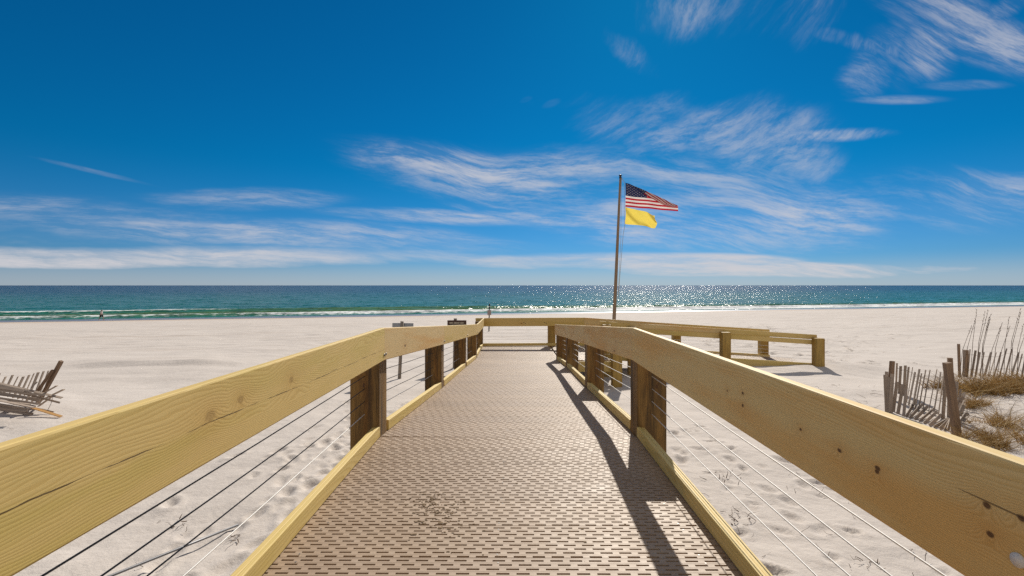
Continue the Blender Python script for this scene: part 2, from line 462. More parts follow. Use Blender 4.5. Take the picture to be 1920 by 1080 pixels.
def sea_mat():
    m, t, b = mat('sea_water')
    P = t.new('ShaderNodeNewGeometry').outputs['Position']
    x, y, z = t.sep(P)
    s = t.m('SUBTRACT', y, t.m('MULTIPLY', x, SL))
    r = t.m('ADD', x, t.m('MULTIPLY', y, SL))
    foam_a = t.new('ShaderNodeAttribute', attribute_name='foam').outputs['Fac']
    face_a = t.new('ShaderNodeAttribute', attribute_name='face').outputs['Fac']
    # depth tint: pale green over the bar, teal, then deep blue
    bar = t.noise(t.xyz(t.m('MULTIPLY', r, 0.006), t.m('MULTIPLY', s, 0.045), 0.0), 1.0, 4, 0.55)
    ss = t.m('ADD', s, t.m('MULTIPLY', t.m('SUBTRACT', bar, 0.5), 120.0))
    lg = t.m('LOGARITHM', t.m('MAXIMUM', t.m('SUBTRACT', ss, SHORE - 2.0), 1.0), 10.0)
    c = t.ramp(t.m('DIVIDE', lg, 3.6), [
        (0.0, (0.060, 0.150, 0.085)), (0.28, (0.018, 0.140, 0.100)), (0.48, (0.007, 0.105, 0.088)),
        (0.62, (0.004, 0.084, 0.076)), (0.74, (0.003, 0.038, 0.062)), (1.0, (0.002, 0.020, 0.050))])
    pat = t.noise(t.xyz(t.m('MULTIPLY', r, 0.02), t.m('MULTIPLY', s, 0.16), 2.0), 1.0, 6, 0.62)
    c = t.mix(t.m('MULTIPLY', t.step(pat, 0.45, 0.65), 0.45), c, t.mix(1.0, c, (0.38, 0.50, 0.72), 'MULTIPLY'))
    c = t.mix(t.m('MULTIPLY', face_a, 0.75), c, (0.10, 0.165, 0.065, 1))
    fn = t.noise(t.xyz(t.m('MULTIPLY', r, 0.55), t.m('MULTIPLY', s, 1.2), 0.0), 1.0, 6, 0.68)
    fm = t.step(t.m('ADD', t.m('MULTIPLY', foam_a, 0.75), t.m('SUBTRACT', fn, 0.5)), 0.26, 0.48)
    # scattered whitecaps
    wc = t.noise(t.xyz(t.m('MULTIPLY', r, 0.06), t.m('MULTIPLY', s, 0.16), 9.0), 1.0, 4, 0.6)
    fm = t.m('MAXIMUM', fm, t.m('MULTIPLY', t.step(wc, 0.765, 0.79), t.step(s, SHORE + 40, SHORE + 80)))
    c = t.mix(fm, c, (0.72, 0.74, 0.74, 1))
    t.l.new(c, b.inputs['Base Color'])
    t.put(b.inputs['Roughness'], t.m('ADD', 0.185, t.m('MULTIPLY', fm, 0.5)))
    b.inputs['IOR'].default_value = 1.333
    b.inputs['Specular IOR Level'].default_value = 0.018
    q = t.xyz(t.m('MULTIPLY', r, 0.6), s, 0.0)
    # wave slopes (not heights): three sizes of waves
    sl = t.vm('SCALE', t.vm('SUBTRACT', t.noise(q, 0.16, 2, 0.5, col=True), (0.5, 0.5, 0.5)), 0.50)
    sl = t.vm('ADD', sl, t.vm('SCALE', t.vm('SUBTRACT', t.noise(t.vm('ADD', q, (7, 3, 0)), 0.62, 2, 0.5, col=True), (0.5, 0.5, 0.5)), 1.0))
    sl = t.vm('ADD', sl, t.vm('SCALE', t.vm('SUBTRACT', t.noise(t.vm('ADD', q, (1, 9, 0)), 2.7, 2, 0.5, col=True), (0.5, 0.5, 0.5)), 1.05))
    grp = t.noise(t.xyz(t.m('MULTIPLY', r, 0.012), t.m('MULTIPLY', s, 0.07), 5.0), 1.0, 4, 0.6)
    sl = t.vm('SCALE', sl, t.m('ADD', 0.35, t.m('MULTIPLY', grp, 1.25)))
    sx, sy, _ = t.sep(sl)
    geo = t.new('ShaderNodeNewGeometry').outputs['Normal']
    nrm = t.vm('NORMALIZE', t.vm('ADD', geo, t.xyz(t.m('MULTIPLY', sx, 1.7), sy, 0.0)))
    t.l.new(nrm, b.inputs['Normal'])
    return m


M_SAND = sand_mat()
M_SEA = sea_mat()


def cloth(name, c, tr=0.45):
    m, t, b = mat(name)
    o = t.new('ShaderNodeTexCoord').outputs['Object']
    n = t.noise(o, 30, 3, 0.6)
    cc = t.mix(t.m('MULTIPLY', n, 0.25), (*c, 1), tuple(x * 0.6 for x in c) + (1,))
    t.l.new(cc, b.inputs['Base Color'])
    b.inputs['Roughness'].default_value = 0.75
    tl = t.new('ShaderNodeBsdfTranslucent')
    t.l.new(cc, tl.inputs[0])
    mx = t.new('ShaderNodeMixShader')
    mx.inputs[0].default_value = tr
    o_ = t.n['Material Output']
    t.l.new(b.outputs[0], mx.inputs[1])
    t.l.new(tl.outputs[0], mx.inputs[2])
    t.l.new(mx.outputs[0], o_.inputs[0])
    return m


M_FRED = cloth('flag_red', (0.42, 0.012, 0.025), 0.4)
M_FWHITE = cloth('flag_white', (0.72, 0.66, 0.62), 0.4)
M_FBLUE = cloth('flag_blue', (0.012, 0.018, 0.075), 0.25)
M_YEL = cloth('flag_yellow', (0.88, 0.70, 0.12), 0.34)


def grass_mat():
    m, t, b = mat('dry_dune_grass')
    a = t.new('ShaderNodeAttribute', attribute_name='tone').outputs['Fac']
    c = t.ramp(a, [(0.0, (0.13, 0.075, 0.028)), (0.4, (0.36, 0.22, 0.07)), (0.75, (0.52, 0.35, 0.13)), (1.0, (0.62, 0.48, 0.25))])
    t.l.new(c, b.inputs['Base Color'])
    b.inputs['Roughness'].default_value = 0.8
    return m


M_GRASS = grass_mat()


# ================================================================== objects helpers
def tag(o, label=None, cat=None, group=None, kind=None):
    if label:
        o['label'] = label
    if cat:
        o['category'] = cat
    if group:
        o['group'] = group
    if kind:
        o['kind'] = kind
    return o


def thing(name, label, cat, loc=(0, 0, 0), group=None):
    o = bpy.data.objects.new(name, None)
    o.empty_display_size = 0.3
    o.location = loc
    COL.objects.link(o)
    return tag(o, label, cat, group)


def obj(name, me, material=None, parent=None, loc=(0, 0, 0), rot=(0, 0, 0)):
    o = bpy.data.objects.new(name, me)
    if material:
        for mm in (material if isinstance(material, (list, tuple)) else [material]):
            if mm.name not in me.materials:
                me.materials.append(mm)
    COL.objects.link(o)
    if parent is not None:
        o.parent = parent
        loc = Vector(loc) - Vector(world_loc(parent))
    o.location = loc
    o.rotation_euler = rot
    return o


def world_loc(o):
    v = Vector(o.location)
    while o.parent is not None:
        o = o.parent
        v = v + Vector(o.location)
    return v


def mesh(name, verts, faces, smooth=False):
    me = bpy.data.meshes.new(name)
    me.from_pydata([tuple(v) for v in verts], [], faces)
    me.update()
    if smooth:
        me.polygons.foreach_set('use_smooth', [True] * len(me.polygons))
    return me


def rprofile(y0, y1, z0, z1, r=0.006):
    """rounded rectangle, counter-clockwise in (y, z)"""
    pts = []
    for cy, cz, a0 in ((y1 - r, z0 + r, -90), (y1 - r, z1 - r, 0), (y0 + r, z1 - r, 90), (y0 + r, z0 + r, 180)):
        for k in range(3):
            a = R(a0 + 45 * k)
            pts.append((cy + r * math.cos(a), cz + r * math.sin(a)))
    return pts


def timber(name, p0, p1, y0, y1, z0, z1, material, parent, r=0.006, wob=0.0, seg=0.6, cut0=0.0, cut1=0.0):
    """a sawn board from p0 to p1: section y0..y1 across (+y = left of the run), z0..z1 above the line,
    plumb-cut ends, its own length in the attribute 'grain'"""
    p0, p1 = Vector(p0), Vector(p1)
    d = p1 - p0
    L = math.hypot(d.x, d.y)
    yaw = math.atan2(d.y, d.x)
    prof = rprofile(y0, y1, z0, z1, r)
    n = max(1, int(L / seg))
    vs, gs, fs = [], [], []
    for i in range(n + 1):
        x = L * i / n
        wy = random.uniform(-wob, wob) if 0 < i < n else 0
        wz = random.uniform(-wob, wob) * 0.6 if 0 < i < n else 0
        for (yy, zz) in prof:
            xo = (cut0 if i == 0 else 0) * yy + (cut1 if i == n else 0) * yy
            vs.append((x + xo, yy + wy, zz + wz + d.z * x / max(L, 1e-6)))
            gs.append((x, yy, zz))
    k = len(prof)
    for i in range(n):
        for j in range(k):
            a, b_ = i * k + j, i * k + (j + 1) % k
            fs.append((a, b_, b_ + k, a + k))
    fs.append(tuple(range(k - 1, -1, -1)))
    fs.append(tuple(range(n * k, n * k + k)))
    fs = [tuple(reversed(f)) for f in fs]
    me = mesh(name, vs, fs)
    at = me.attributes.new('grain', 'FLOAT_VECTOR', 'POINT')
    at.data.foreach_set('vector', np.array(gs, dtype=np.float32).ravel())
    return obj(name, me, material, parent, p0, (0, 0, yaw))


def upright(name, x0, x1, y0, y1, zb, zt, material, parent, r=0.008, lean=(0, 0)):
    """a square timber standing between zb and zt"""
    prof = rprofile(y0 - (y0 + y1) / 2, y1 - (y0 + y1) / 2, x0 - (x0 + x1) / 2, x1 - (x0 + x1) / 2, r)
    H = zt - zb
    vs, gs, fs = [], [], []
    st = [0, H * 0.33, H * 0.66, H - 0.012, H]
    k = len(prof)
    for i, h in enumerate(st):
        sc = 0.93 if i == len(st) - 1 else 1.0
        for (yy, xx) in prof:
            vs.append((xx * sc + lean[0] * h, yy * sc + lean[1] * h, h))
            gs.append((h, yy, xx))
    for i in range(len(st) - 1):
        for j in range(k):
            a, b_ = i * k + j, i * k + (j + 1) % k
            fs.append((a, b_, b_ + k, a + k))
    fs.append(tuple(range(k - 1, -1, -1)))
    fs.append(tuple(range((len(st) - 1) * k, len(st) * k)))
    fs = [tuple(reversed(f)) for f in fs]
    me = mesh(name, vs, fs)
    me.flip_normals()
    fix(me)
    at = me.attributes.new('grain', 'FLOAT_VECTOR', 'POINT')
    at.data.foreach_set('vector', np.array(gs, dtype=np.float32).ravel())
    return obj(name, me, material, parent, ((x0 + x1) / 2, (y0 + y1) / 2, zb))


def fix(me):
    bm = bmesh.new()
    bm.from_mesh(me)
    bmesh.ops.recalc_face_normals(bm, faces=bm.faces)
    bm.to_mesh(me)
    bm.free()


def tube_geo(pts, rad, sides=8, caps=True):
    """a round tube through points; rad a number or one per point"""
    pts = [Vector(p) for p in pts]
    vs, fs = [], []
    up = Vector((0, 0, 1))
    for i, p in enumerate(pts):
        d = (pts[min(i + 1, len(pts) - 1)] - pts[max(i - 1, 0)]).normalized()
        a = d.cross(up)
        if a.length < 1e-3:
            a = d.cross(Vector((1, 0, 0)))
        a.normalize()
        b_ = a.cross(d)
        rr = rad[i] if isinstance(rad, (list, tuple)) else rad
        for k in range(sides):
            t = 2 * math.pi * k / sides
            vs.append(p + (a * math.cos(t) + b_ * math.sin(t)) * rr)
    for i in range(len(pts) - 1):
        for k in range(sides):
            a, b_ = i * sides + k, i * sides + (k + 1) % sides
            fs.append((a, b_, b_ + sides, a + sides))
    if caps:
        fs.append(tuple(range(sides - 1, -1, -1)))
        fs.append(tuple(range((len(pts) - 1) * sides, len(pts) * sides)))
    return vs, fs


def tube(name, pts, rad, material, parent=None, sides=8):
    o0 = Vector(pts[0])
    vs, fs = tube_geo([Vector(p) - o0 for p in pts], rad, sides)
    return obj(name, mesh(name, vs, fs, True), material, parent, o0)


def boxes_geo(lst):
    """[(cx,cy,cz,sx,sy,sz,rot Euler or None)] -> verts, faces"""
    vs, fs = [], []
    for cx, cy, cz, sx, sy, sz, e in lst:
        b0 = len(vs)
        mtx = Euler(e).to_matrix() if e else Matrix.Identity(3)
        for ix in (-1, 1):
            for iy in (-1, 1):
                for iz in (-1, 1):
                    vs.append(Vector((cx, cy, cz)) + mtx @ Vector((ix * sx / 2, iy * sy / 2, iz * sz / 2)))
        for f in ((0, 1, 3, 2), (4, 6, 7, 5), (0, 4, 5, 1), (2, 3, 7, 6), (0, 2, 6, 4), (1, 5, 7, 3)):
            fs.append(tuple(b0 + q for q in f))
    return vs, fs


# ================================================================== terrain
def vnoise(x, y, seed):
    xi, yi = np.floor(x).astype(np.int64), np.floor(y).astype(np.int64)
    fx, fy = x - xi, y - yi
    fx, fy = fx * fx * (3 - 2 * fx), fy * fy * (3 - 2 * fy)

    def hsh(a, b):
        h = (a * 374761393 + b * 668265263 + seed * 1442695041) & 0xFFFFFFFF
        h = ((h ^ (h >> 13)) * 1274126177) & 0xFFFFFFFF
        return ((h ^ (h >> 16)) & 0xFFFF) / 65535.0
    return (hsh(xi, yi) * (1 - fx) + hsh(xi + 1, yi) * fx) * (1 - fy) + (hsh(xi, yi + 1) * (1 - fx) + hsh(xi + 1, yi + 1) * fx) * fy


def fbm(x, y, seed, oct=4, g=0.5):
    r, a, s = 0, 1.0, 0
    for o in range(oct):
        r = r + a * (vnoise(x * 2 ** o, y * 2 ** o, seed + o) - 0.5)
        s += a
        a *= g
    return r / s


PS = np.array([-60, -6, 1, 5, 9, 13, 17, 37, 94.0, 104.5, 116, 140, 200])
PZ = np.array([-1.6, -2.05, -2.32, -2.42, -2.50, -2.66, -2.76, -3.54, -5.70, -5.95, -6.6, -8.0, -10.5]) + EYE


def ground(x, y):
    x = np.asarray(x, dtype=float)
    y = np.asarray(y, dtype=float)
    w = np.clip((y - 10) / 25, 0, 1)
    s = y - SL * x * w
    z = np.interp(s, PS, PZ)
    near = np.clip(1 - (s - 60) / 38, 0.12, 1)
    z = z + fbm(x * 0.16, y * 0.22, 5, 4) * 0.42 * near * np.clip((s + 2) / 16, 0.45, 1)
    z = z + fbm(x * 0.9, y * 0.9, 15, 4) * 0.10 * near
    # dune on the right behind the slat fences, blown-up sand at the foot of the ramp
    z = z + 0.30 * np.exp(-(((x - 11.5) / 3.6) ** 2 + ((y - 9.5) / 3.6) ** 2))
    z = z + 0.24 * np.exp(-(((x - 9.8) / 2.6) ** 2 + ((y - 15.2) / 1.7) ** 2))
    z = z - 0.18 * np.exp(-(((x - 2.8) / 2.2) ** 2 + ((y - 13.5) / 2.2) ** 2))
    # low wind-cut bank on the left
    yb = 16.3 + 0.10 * (x + 13)
    z = z + 0.15 * np.clip((y - yb) / 0.6, 0, 1) * np.exp(-np.clip(y - yb, 0, 99) / 4.0) * np.exp(-((x + 12.5) / 3.0) ** 4)
    z = z + 0.18 * np.exp(-(((x + 10.0) / 2.5) ** 2 + ((y - 9.0) / 1.6) ** 2))
    return z


def gz(x, y):
    return float(ground(x, y))


def axis(*spans):
    out_ = []
    for a, b_, n in spans:
        out_.extend(np.linspace(a, b_, n, endpoint=False))
    out_.append(spans[-1][1])
    return np.array(out_)


def build_sand():
    xs = axis((-420, -120, 16), (-120, -40, 32), (-40, -12, 80), (-12, -5, 70), (-5, -1.0, 110), (-1.0, 1.0, 10), (1.0, 6.0, 130), (6.0, 14, 130), (14, 24, 90), (24, 60, 70), (60, 160, 40), (160, 420, 14))
    ys = axis((-60, -4, 10), (-4, 2, 20), (2, 9, 190), (9, 18, 140), (18, 40, 170), (40, 110, 110), (110, 320, 50))
    X, Y = np.meshgrid(xs, ys)
    Z = ground(X, Y)
    # small wind ripples and dimples
    Z += fbm(X * 3.1, Y * 3.1, 31, 4) * 0.030 * np.clip(1 - (Y - 8) / 14, 0.25, 1) * np.clip((60 - Y) / 40, 0, 1)
    rng = np.random.default_rng(5)
    marks = []
    for _ in range(210):       # trodden strip left of the boardwalk
        y = rng.uniform(3.2, 10.5)
        x = -1.55 - abs(rng.normal(0, 0.75)) - 0.05 * y
        marks.append((x, y, rng.uniform(-0.6, 0.6), rng.uniform(0.014, 0.038), rng.uniform(0.5, 0.95)))
    for _ in range(130):       # right of it
        marks.append((rng.uniform(1.7, 5.4), rng.uniform(2.8, 8.5), rng.uniform(-1.2, 1.2), rng.uniform(0.014, 0.040), rng.uniform(0.45, 0.9)))
    for _ in range(150):      # trampled sand beyond the ramp and the trails to the water
        y = rng.uniform(15.5, 30)
        marks.append((rng.normal(0.62 * y, 2.6), y, rng.uniform(-1.5, 1.5), rng.uniform(0.05, 0.10), rng.uniform(1.0, 1.5)))
    for k in range(26):
        for off in (-0.12, 0.12):
            y = 22 + k * 0.75
            marks.append((14 + k * 0.30 + off * (1 if k % 2 else -1), y, -0.4, 0.07, 1.3))
            marks.append((10.5 + k * 0.52 + off * (1 if k % 2 else -1), y + 4, -0.5, 0.06, 1.3))
    for mx, my, a, dep, sc in marks:
        i0, i1 = np.searchsorted(ys, [my - 0.6, my + 0.6])
        j0, j1 = np.searchsorted(xs, [mx - 0.6, mx + 0.6])
        sx, sy = X[i0:i1, j0:j1] - mx, Y[i0:i1, j0:j1] - my
        u = (sx * math.cos(a) - sy * math.sin(a)) / (0.075 * sc)
        v = (sx * math.sin(a) + sy * math.cos(a)) / (0.145 * sc)
        d2 = u * u + v * v
        Z[i0:i1, j0:j1] += dep * (-1.25 * np.exp(-d2) + 0.55 * np.exp(-((np.sqrt(d2) - 1.55) / 0.5) ** 2))
    nx, ny = len(xs), len(ys)
    vs = np.stack([X, Y, Z], -1).reshape(-1, 3)
    idx = np.arange(nx * ny).reshape(ny, nx)
    fs = np.stack([idx[:-1, :-1], idx[:-1, 1:], idx[1:, 1:], idx[1:, :-1]], -1).reshape(-1, 4)
    o = obj('beach_sand', np_mesh('beach_sand', vs, fs), M_SAND)
    tag(o, 'pale sandy beach sloping down to the water', 'beach', kind='structure')


def np_mesh(name, vs, fs):
    me = bpy.data.meshes.new(name)
    me.vertices.add(len(vs))
    me.vertices.foreach_set('co', vs.astype(np.float32).ravel())
    me.loops.add(fs.size)
    me.loops.foreach_set('vertex_index', fs.astype(np.int32).ravel())
    me.polygons.add(len(fs))
    me.polygons.foreach_set('loop_start', np.arange(0, fs.size, 4, dtype=np.int32))
    me.polygons.foreach_set('loop_total', np.full(len(fs), 4, dtype=np.int32))
    me.polygons.foreach_set('use_smooth', np.ones(len(fs), dtype=bool))
    me.update(calc_edges=True)
    me.validate()
    return me


def build_sea():
    # r runs along the shore, s out to sea (s = y - SL*x at r's foot)
    xs = axis((-30000, -3000, 6), (-3000, -300, 12), (-300, -130, 20), (-130, 230, 640), (230, 400, 20), (400, 4000, 12), (4000, 30000, 6))
    ss = axis((SHORE - 9, SHORE + 32, 170), (SHORE + 32, SHORE + 60, 30), (SHORE + 60, 300, 20), (300, 2000, 20), (2000, 40000, 20))
    X, SS = np.meshgrid(xs, ss)
    Y = SS + SL * X
    e = SS - SHORE
    one = fbm(X * 0.02, X * 0 + 3.3, 71, 3)
    two = fbm(X * 0.035, X * 0 + 9.3, 77, 3)
    # swash edge: the thin sheet runs up the sand in lobes
    Z = np.zeros_like(X)
    fad = np.clip(1 - (np.abs(X - 40) - 170) / 60, 0, 1)
    right = 1 / (1 + np.exp(-(X - 12) / 14))
    left = 1 / (1 + np.exp((X + 62) / 6))
    left0 = 1 / (1 + np.exp((X + 20) / 25))
    c1 = 7.5 + one * 5 - 4.5 * left0
    c2 = 16.5 + two * 5 - 4 * left0
    c3 = 25 + one * 6 + two * 3 - 3 * left0
    br1 = np.clip(0.74 + 0.15 * left0 + 1.6 * fbm(X * 0.05, X * 0 + 1.7, 91, 3) + 0.5 * right, 0, 1)
    br2 = np.clip(-0.15 + 2.2 * fbm(X * 0.03, X * 0 + 5.7, 95, 3) + 0.5 * left, 0, 1)
    w1 = np.exp(-((e - c1) / 1.5) ** 2)
    w2 = np.exp(-((e - c2) / 1.6) ** 2)
    w3 = np.exp(-((e - c3) / 2.0) ** 2)
    Z += fad * (0.50 * w1 + 0.60 * w2 * (0.7 + one) + 0.6 * w3 * (1 - right * 0.7))
    Z += fad * 0.10 * np.exp(-(e / 1.5) ** 2)
    Z += 0.16 * fbm(X * 0.25, SS * 0.5, 51, 4) * fad * np.clip(e / 5, 0.1, 1)
    foam = np.zeros_like(X)
    # broken water in front of each crest (towards the sand), thinning to lace, and the swash edge
    foam = np.maximum(foam, br1 * np.exp(-np.clip((c1 + 0.4 - e), 0, 99) / 3.4) * (e < c1 + 1.2))
    foam = np.maximum(foam, (0.35 + 0.5 * right) * np.exp(-((e - (0.8 + 2.2 * two)) / 0.75) ** 2))
    foam = np.maximum(foam, br2 * np.exp(-np.clip((c2 + 0.3 - e), 0, 99) / 2.0) * (e < c2 + 0.8))
    foam = np.maximum(foam, left * np.exp(-np.clip((c3 + 0.3 - e), 0, 99) / 1.6) * (e < c3 + 0.7))
    foam = np.maximum(foam, right * 0.95 * np.exp(-np.clip(np.abs(e - c1 + 1.5) - 3.0, 0, 99) / 1.6))
    foam = np.clip(foam, 0, 1) * fad
    face = np.exp(-((e - (c1 - 1.0)) / 1.1) ** 2) * (1 - br1) + np.exp(-((e - (c2 - 0.9)) / 1.5) ** 2) * (1 - 0.6 * br2) \
        + np.exp(-((e - (c3 - 0.8)) / 1.8) ** 2) * (1 - left) * (1 - 0.5 * right)
    face = np.clip(face, 0, 1) * fad
    ny, nx = X.shape
    idx = np.arange(nx * ny).reshape(ny, nx)
    fs = np.stack([idx[:-1, :-1], idx[:-1, 1:], idx[1:, 1:], idx[1:, :-1]], -1).reshape(-1, 4)
    me = np_mesh('sea', np.stack([X, Y, Z], -1).reshape(-1, 3), fs)
    for nm, arr in (('foam', foam), ('face', face)):
        at = me.attributes.new(nm, 'FLOAT', 'POINT')
        at.data.foreach_set('value', arr.astype(np.float32).ravel())
    o = obj('sea', me, M_SEA)
    tag(o, 'blue green sea with low breaking waves and sun glitter', 'sea', kind='structure')


build_sand()
build_sea()

# ================================================================== boardwalk
# nodes along the walk: (Y, left face X, right face X, deck z below eye)
NODES = [(-2.6, -1.047, 0.912, -1.262), (0.42, -1.097, 0.992, -1.295), (4.22, -1.160, 1.096, -1.335), (7.35, -1.075, 1.150, -1.580),
         (10.80, -1.045, 1.235, -1.850), (13.35, -0.990, 1.205, -2.040), (16.45, -0.990, 1.205, -2.085)]
RAIL_H = 0.962
BH, BT = 0.286, 0.040     # rail board
CABLES = (0.54, 0.43, 0.32, 0.21)


def deck_z(y):
    return float(np.interp(y, [n[0] for n in NODES], [n[3] for n in NODES])) + EYE


def panel_mesh(w, seed, rows=9, pitch=0.0340):
    """one perforated deck panel, w wide (x, centred), laid from y = 0; slots are real holes"""
    rng = random.Random(seed)
    vs, fs = [], []

    def v(x, y, z):
        vs.append((x, y, z))
        return len(vs) - 1
    L = rows * pitch
    per, sl = 0.092, 0.060
    h = w / 2
    T = -0.024

    def strip(y0, z0, y1, z1):
        fs.append((v(-h, y0, z0), v(h, y0, z0), v(h, y1, z1), v(-h, y1, z1)))
    shift = rng.random() * per
    for r_ in range(rows):
        y = r_ * pitch + 0.002
        ya, yb = y, y + 0.0128
        shift += per * (0.36 if r_ % 3 else 0.52)
        x = -h + 0.012 - (shift % per)
        cur = -h
        while True:
            x0, x1 = x, x + sl
            x += per
            if x1 < -h + 0.03:
                continue
            if x0 > h - 0.03 - 0.01:
                break
            x0, x1 = max(x0, -h + 0.02), min(x1, h - 0.02)
            if x1 - x0 < 0.015:
                continue
            fs.append((v(cur, ya, -0.0015), v(x0, ya, -0.0015), v(x0, yb, -0.0015), v(cur, yb, -0.0015)))
            q = [(x0, ya), (x1, ya), (x1, yb), (x0, yb)]
            for k in range(4):
                (ax, ay_), (bx, by) = q[k], q[(k + 1) % 4]
                fs.append((v(ax, ay_, -0.0015), v(bx, by, -0.0015), v(bx, by, T), v(ax, ay_, T)))
            cur = x1
        fs.append((v(cur, ya, -0.0015), v(h, ya, -0.0015), v(h, yb, -0.0015), v(cur, yb, -0.0015)))
        yc = r_ * pitch + pitch + 0.002
        strip(yb, -0.0015, yb + 0.0016, -0.0012)
        strip(yb + 0.0016, -0.0012, yb + 0.0085, -0.0012)
        strip(yb + 0.0085, -0.0012, yb + 0.0092, -0.0019)
        strip(yb + 0.0092, -0.0019, yb + 0.0102, -0.0019)
        strip(yb + 0.0102, -0.0019, yb + 0.0112, -0.0013)
        last = r_ == rows - 1
        ye = yc - (0.004 if last else 0.0012)
        strip(yb + 0.0112, -0.0013, ye, -0.0013)
        if last:
            strip(ye, -0.0013, ye + 0.0005, T)
        else:
            strip(ye, -0.0013, yc, -0.0015)
    strip(0.0015, T, 0.002, -0.0015)
    for sx in (-h, h):
        fs.append((v(sx, 0.002, 0), v(sx, L - 0.002, 0), v(sx, L - 0.002, T), v(sx, 0.002, T)))
    nb = len(fs)
    for sx in (-h * 0.84, -h * 0.02, h * 0.81):      # screw heads over the bearers
        for sy in (0.026, L - 0.042):
            c = (sx + rng.uniform(-0.01, 0.01), sy)
            ring = [v(c[0] + 0.0045 * math.cos(q * math.pi / 3), c[1] + 0.0045 * math.sin(q * math.pi / 3), 0.0004) for q in range(6)]
            fs.append(tuple(ring))
    me = mesh('deck_panel', vs, fs)
    me.materials.append(M_DECK)
    me.materials.append(M_BOLT)
    for k in range(nb, len(fs)):
        me.polygons[k].material_index = 1
    return me


walk = thing('boardwalk', 'long brown perforated deck leading straight from the viewer down towards the beach', 'boardwalk', (0, 4, deck_z(4)))
PAN = [panel_mesh(2.36, k) for k in range(5)]
PL = 0.306
for i in range(len(NODES) - 1):
    (ya, la, ra, za), (yb, lb, rb, zb) = NODES[i], NODES[i + 1]
    A = Vector(((la + ra) / 2, ya, za + EYE))
    B = Vector(((lb + rb) / 2, yb, zb + EYE))
    D = B - A
    n = max(1, round(D.length / PL))
    yaw = -math.atan2(D.x, D.y)
    pit = math.atan2(D.z, math.hypot(D.x, D.y))
    for k in range(n):
        o = obj('deck_panel', PAN[(k * 3 + i) % 5], M_DECK, walk, A + D * (k / n), (pit, 0, yaw))
        o.scale = (1, D.length / n / PL, 1)
    # bearers under the deck
    for off in (-0.98, 0.0, 0.98):
        timber('bearer', A + Vector((off, 0, 0)), B + Vector((off, 0, 0)), -0.02, 0.02, -0.25, -0.030, M_JOIST, walk)

# the landing's right wing
WING = [panel_mesh(1.38, 11 + k) for k in range(2)]
ZL = EYE - 2.085
for k in range(10):
    obj('deck_panel', WING[k % 2], M_DECK, walk, (1.30 + 1.38 / 2 + 0.05, 13.40 + k * PL, ZL))
for yy in (13.5, 15.0, 16.35):
    timber('bearer', (1.25, yy, ZL), (2.75, yy, ZL), -0.02, 0.02, -0.25, -0.03, M_JOIST, walk)


def bolts(parent, p, face, mat_=None):
    """two bolt heads on a board face; face is the outward normal"""
    for dzz in (-0.05, -0.235):
        pass
    q = Vector(p)
    f = Vector(face)
    tube('bolt', [q - f * 0.004, q + f * 0.008], 0.011, M_BOLT, parent, 8)


def railing_line(rail, pts, side, deck, first_post=True, last_post=True, curb=True, mats=(M_RAIL,), skip=(), posts_at=None):
    """pts: (x, y, z of the deck) of the post face line; side: +1 when the posts stand to the right of the run"""
    for i in range(len(pts) - 1):
        a, b_ = Vector(pts[i]), Vector(pts[i + 1])
        up = Vector((0, 0, RAIL_H))
        # board lies on the inner side of the post faces
        y0, y1 = (0.0, BT) if side > 0 else (-BT, 0.0)
        d = (b_ - a)
        ee = d.normalized() * 0.0015
        timber('rail_board', a + up + ee, b_ + up - ee, y0, y1, -BH, 0, mats[i % len(mats)], rail, 0.007, 0.0015)
        if curb:
            h = 0.098
            hs = Vector((d.x, d.y, 0)).normalized()
            st = a + hs * (0.27 if (i > 0 or first_post) else 0) + Vector((0, 0, d.z / max(1e-6, math.hypot(d.x, d.y)) * 0.27))
            yy0, yy1 = (-0.062, 0.0) if side > 0 else (0.0, 0.062)
            mid = -0.029 if side > 0 else 0.029
            timber('curb_board', st, b_ - hs * 0.004, min(yy0, mid) if side < 0 else mid + 0.001, yy1 if side > 0 else mid - 0.001, 0.003, h, M_CURB, rail, 0.005, 0.001)
            timber('curb_board', st + hs * 0.002, b_ - hs * 0.006, yy0 if side > 0 else mid + 0.001, (mid - 0.001) if side > 0 else yy1, 0.003, h - 0.004, M_CURB, rail, 0.005, 0.001)


def cable_runs(rail, pts, out_off, heights=CABLES, r=0.0032, dark=False):
    for hgt in heights:
        P = []
        for i, p in enumerate(pts):
            P.append(Vector(p) + Vector((out_off[0], out_off[1], hgt)))
            if i < len(pts) - 1:
                q = (Vector(p) + Vector(pts[i + 1])) / 2 + Vector((out_off[0], out_off[1], hgt - 0.006))
                P.append(q)
        c_ = tube('cable', P, r, M_COATED if dark and hgt > 0.25 else M_STEEL, rail, 6)
        if dark:
            c_['label'] = 'dark coated cable' if hgt > 0.25 else 'bright bare steel cable'


PW = 0.255


def post(rail, x0, x1, y0, y1, deckz, foot=True, mat_=None):
    g = gz((x0 + x1) / 2, (y0 + y1) / 2)
    zb = min(g, deckz) - 0.6
    return upright('post', x0, x1, y0, y1, zb, deckz + RAIL_H - 0.10, mat_ or M_POST, rail)


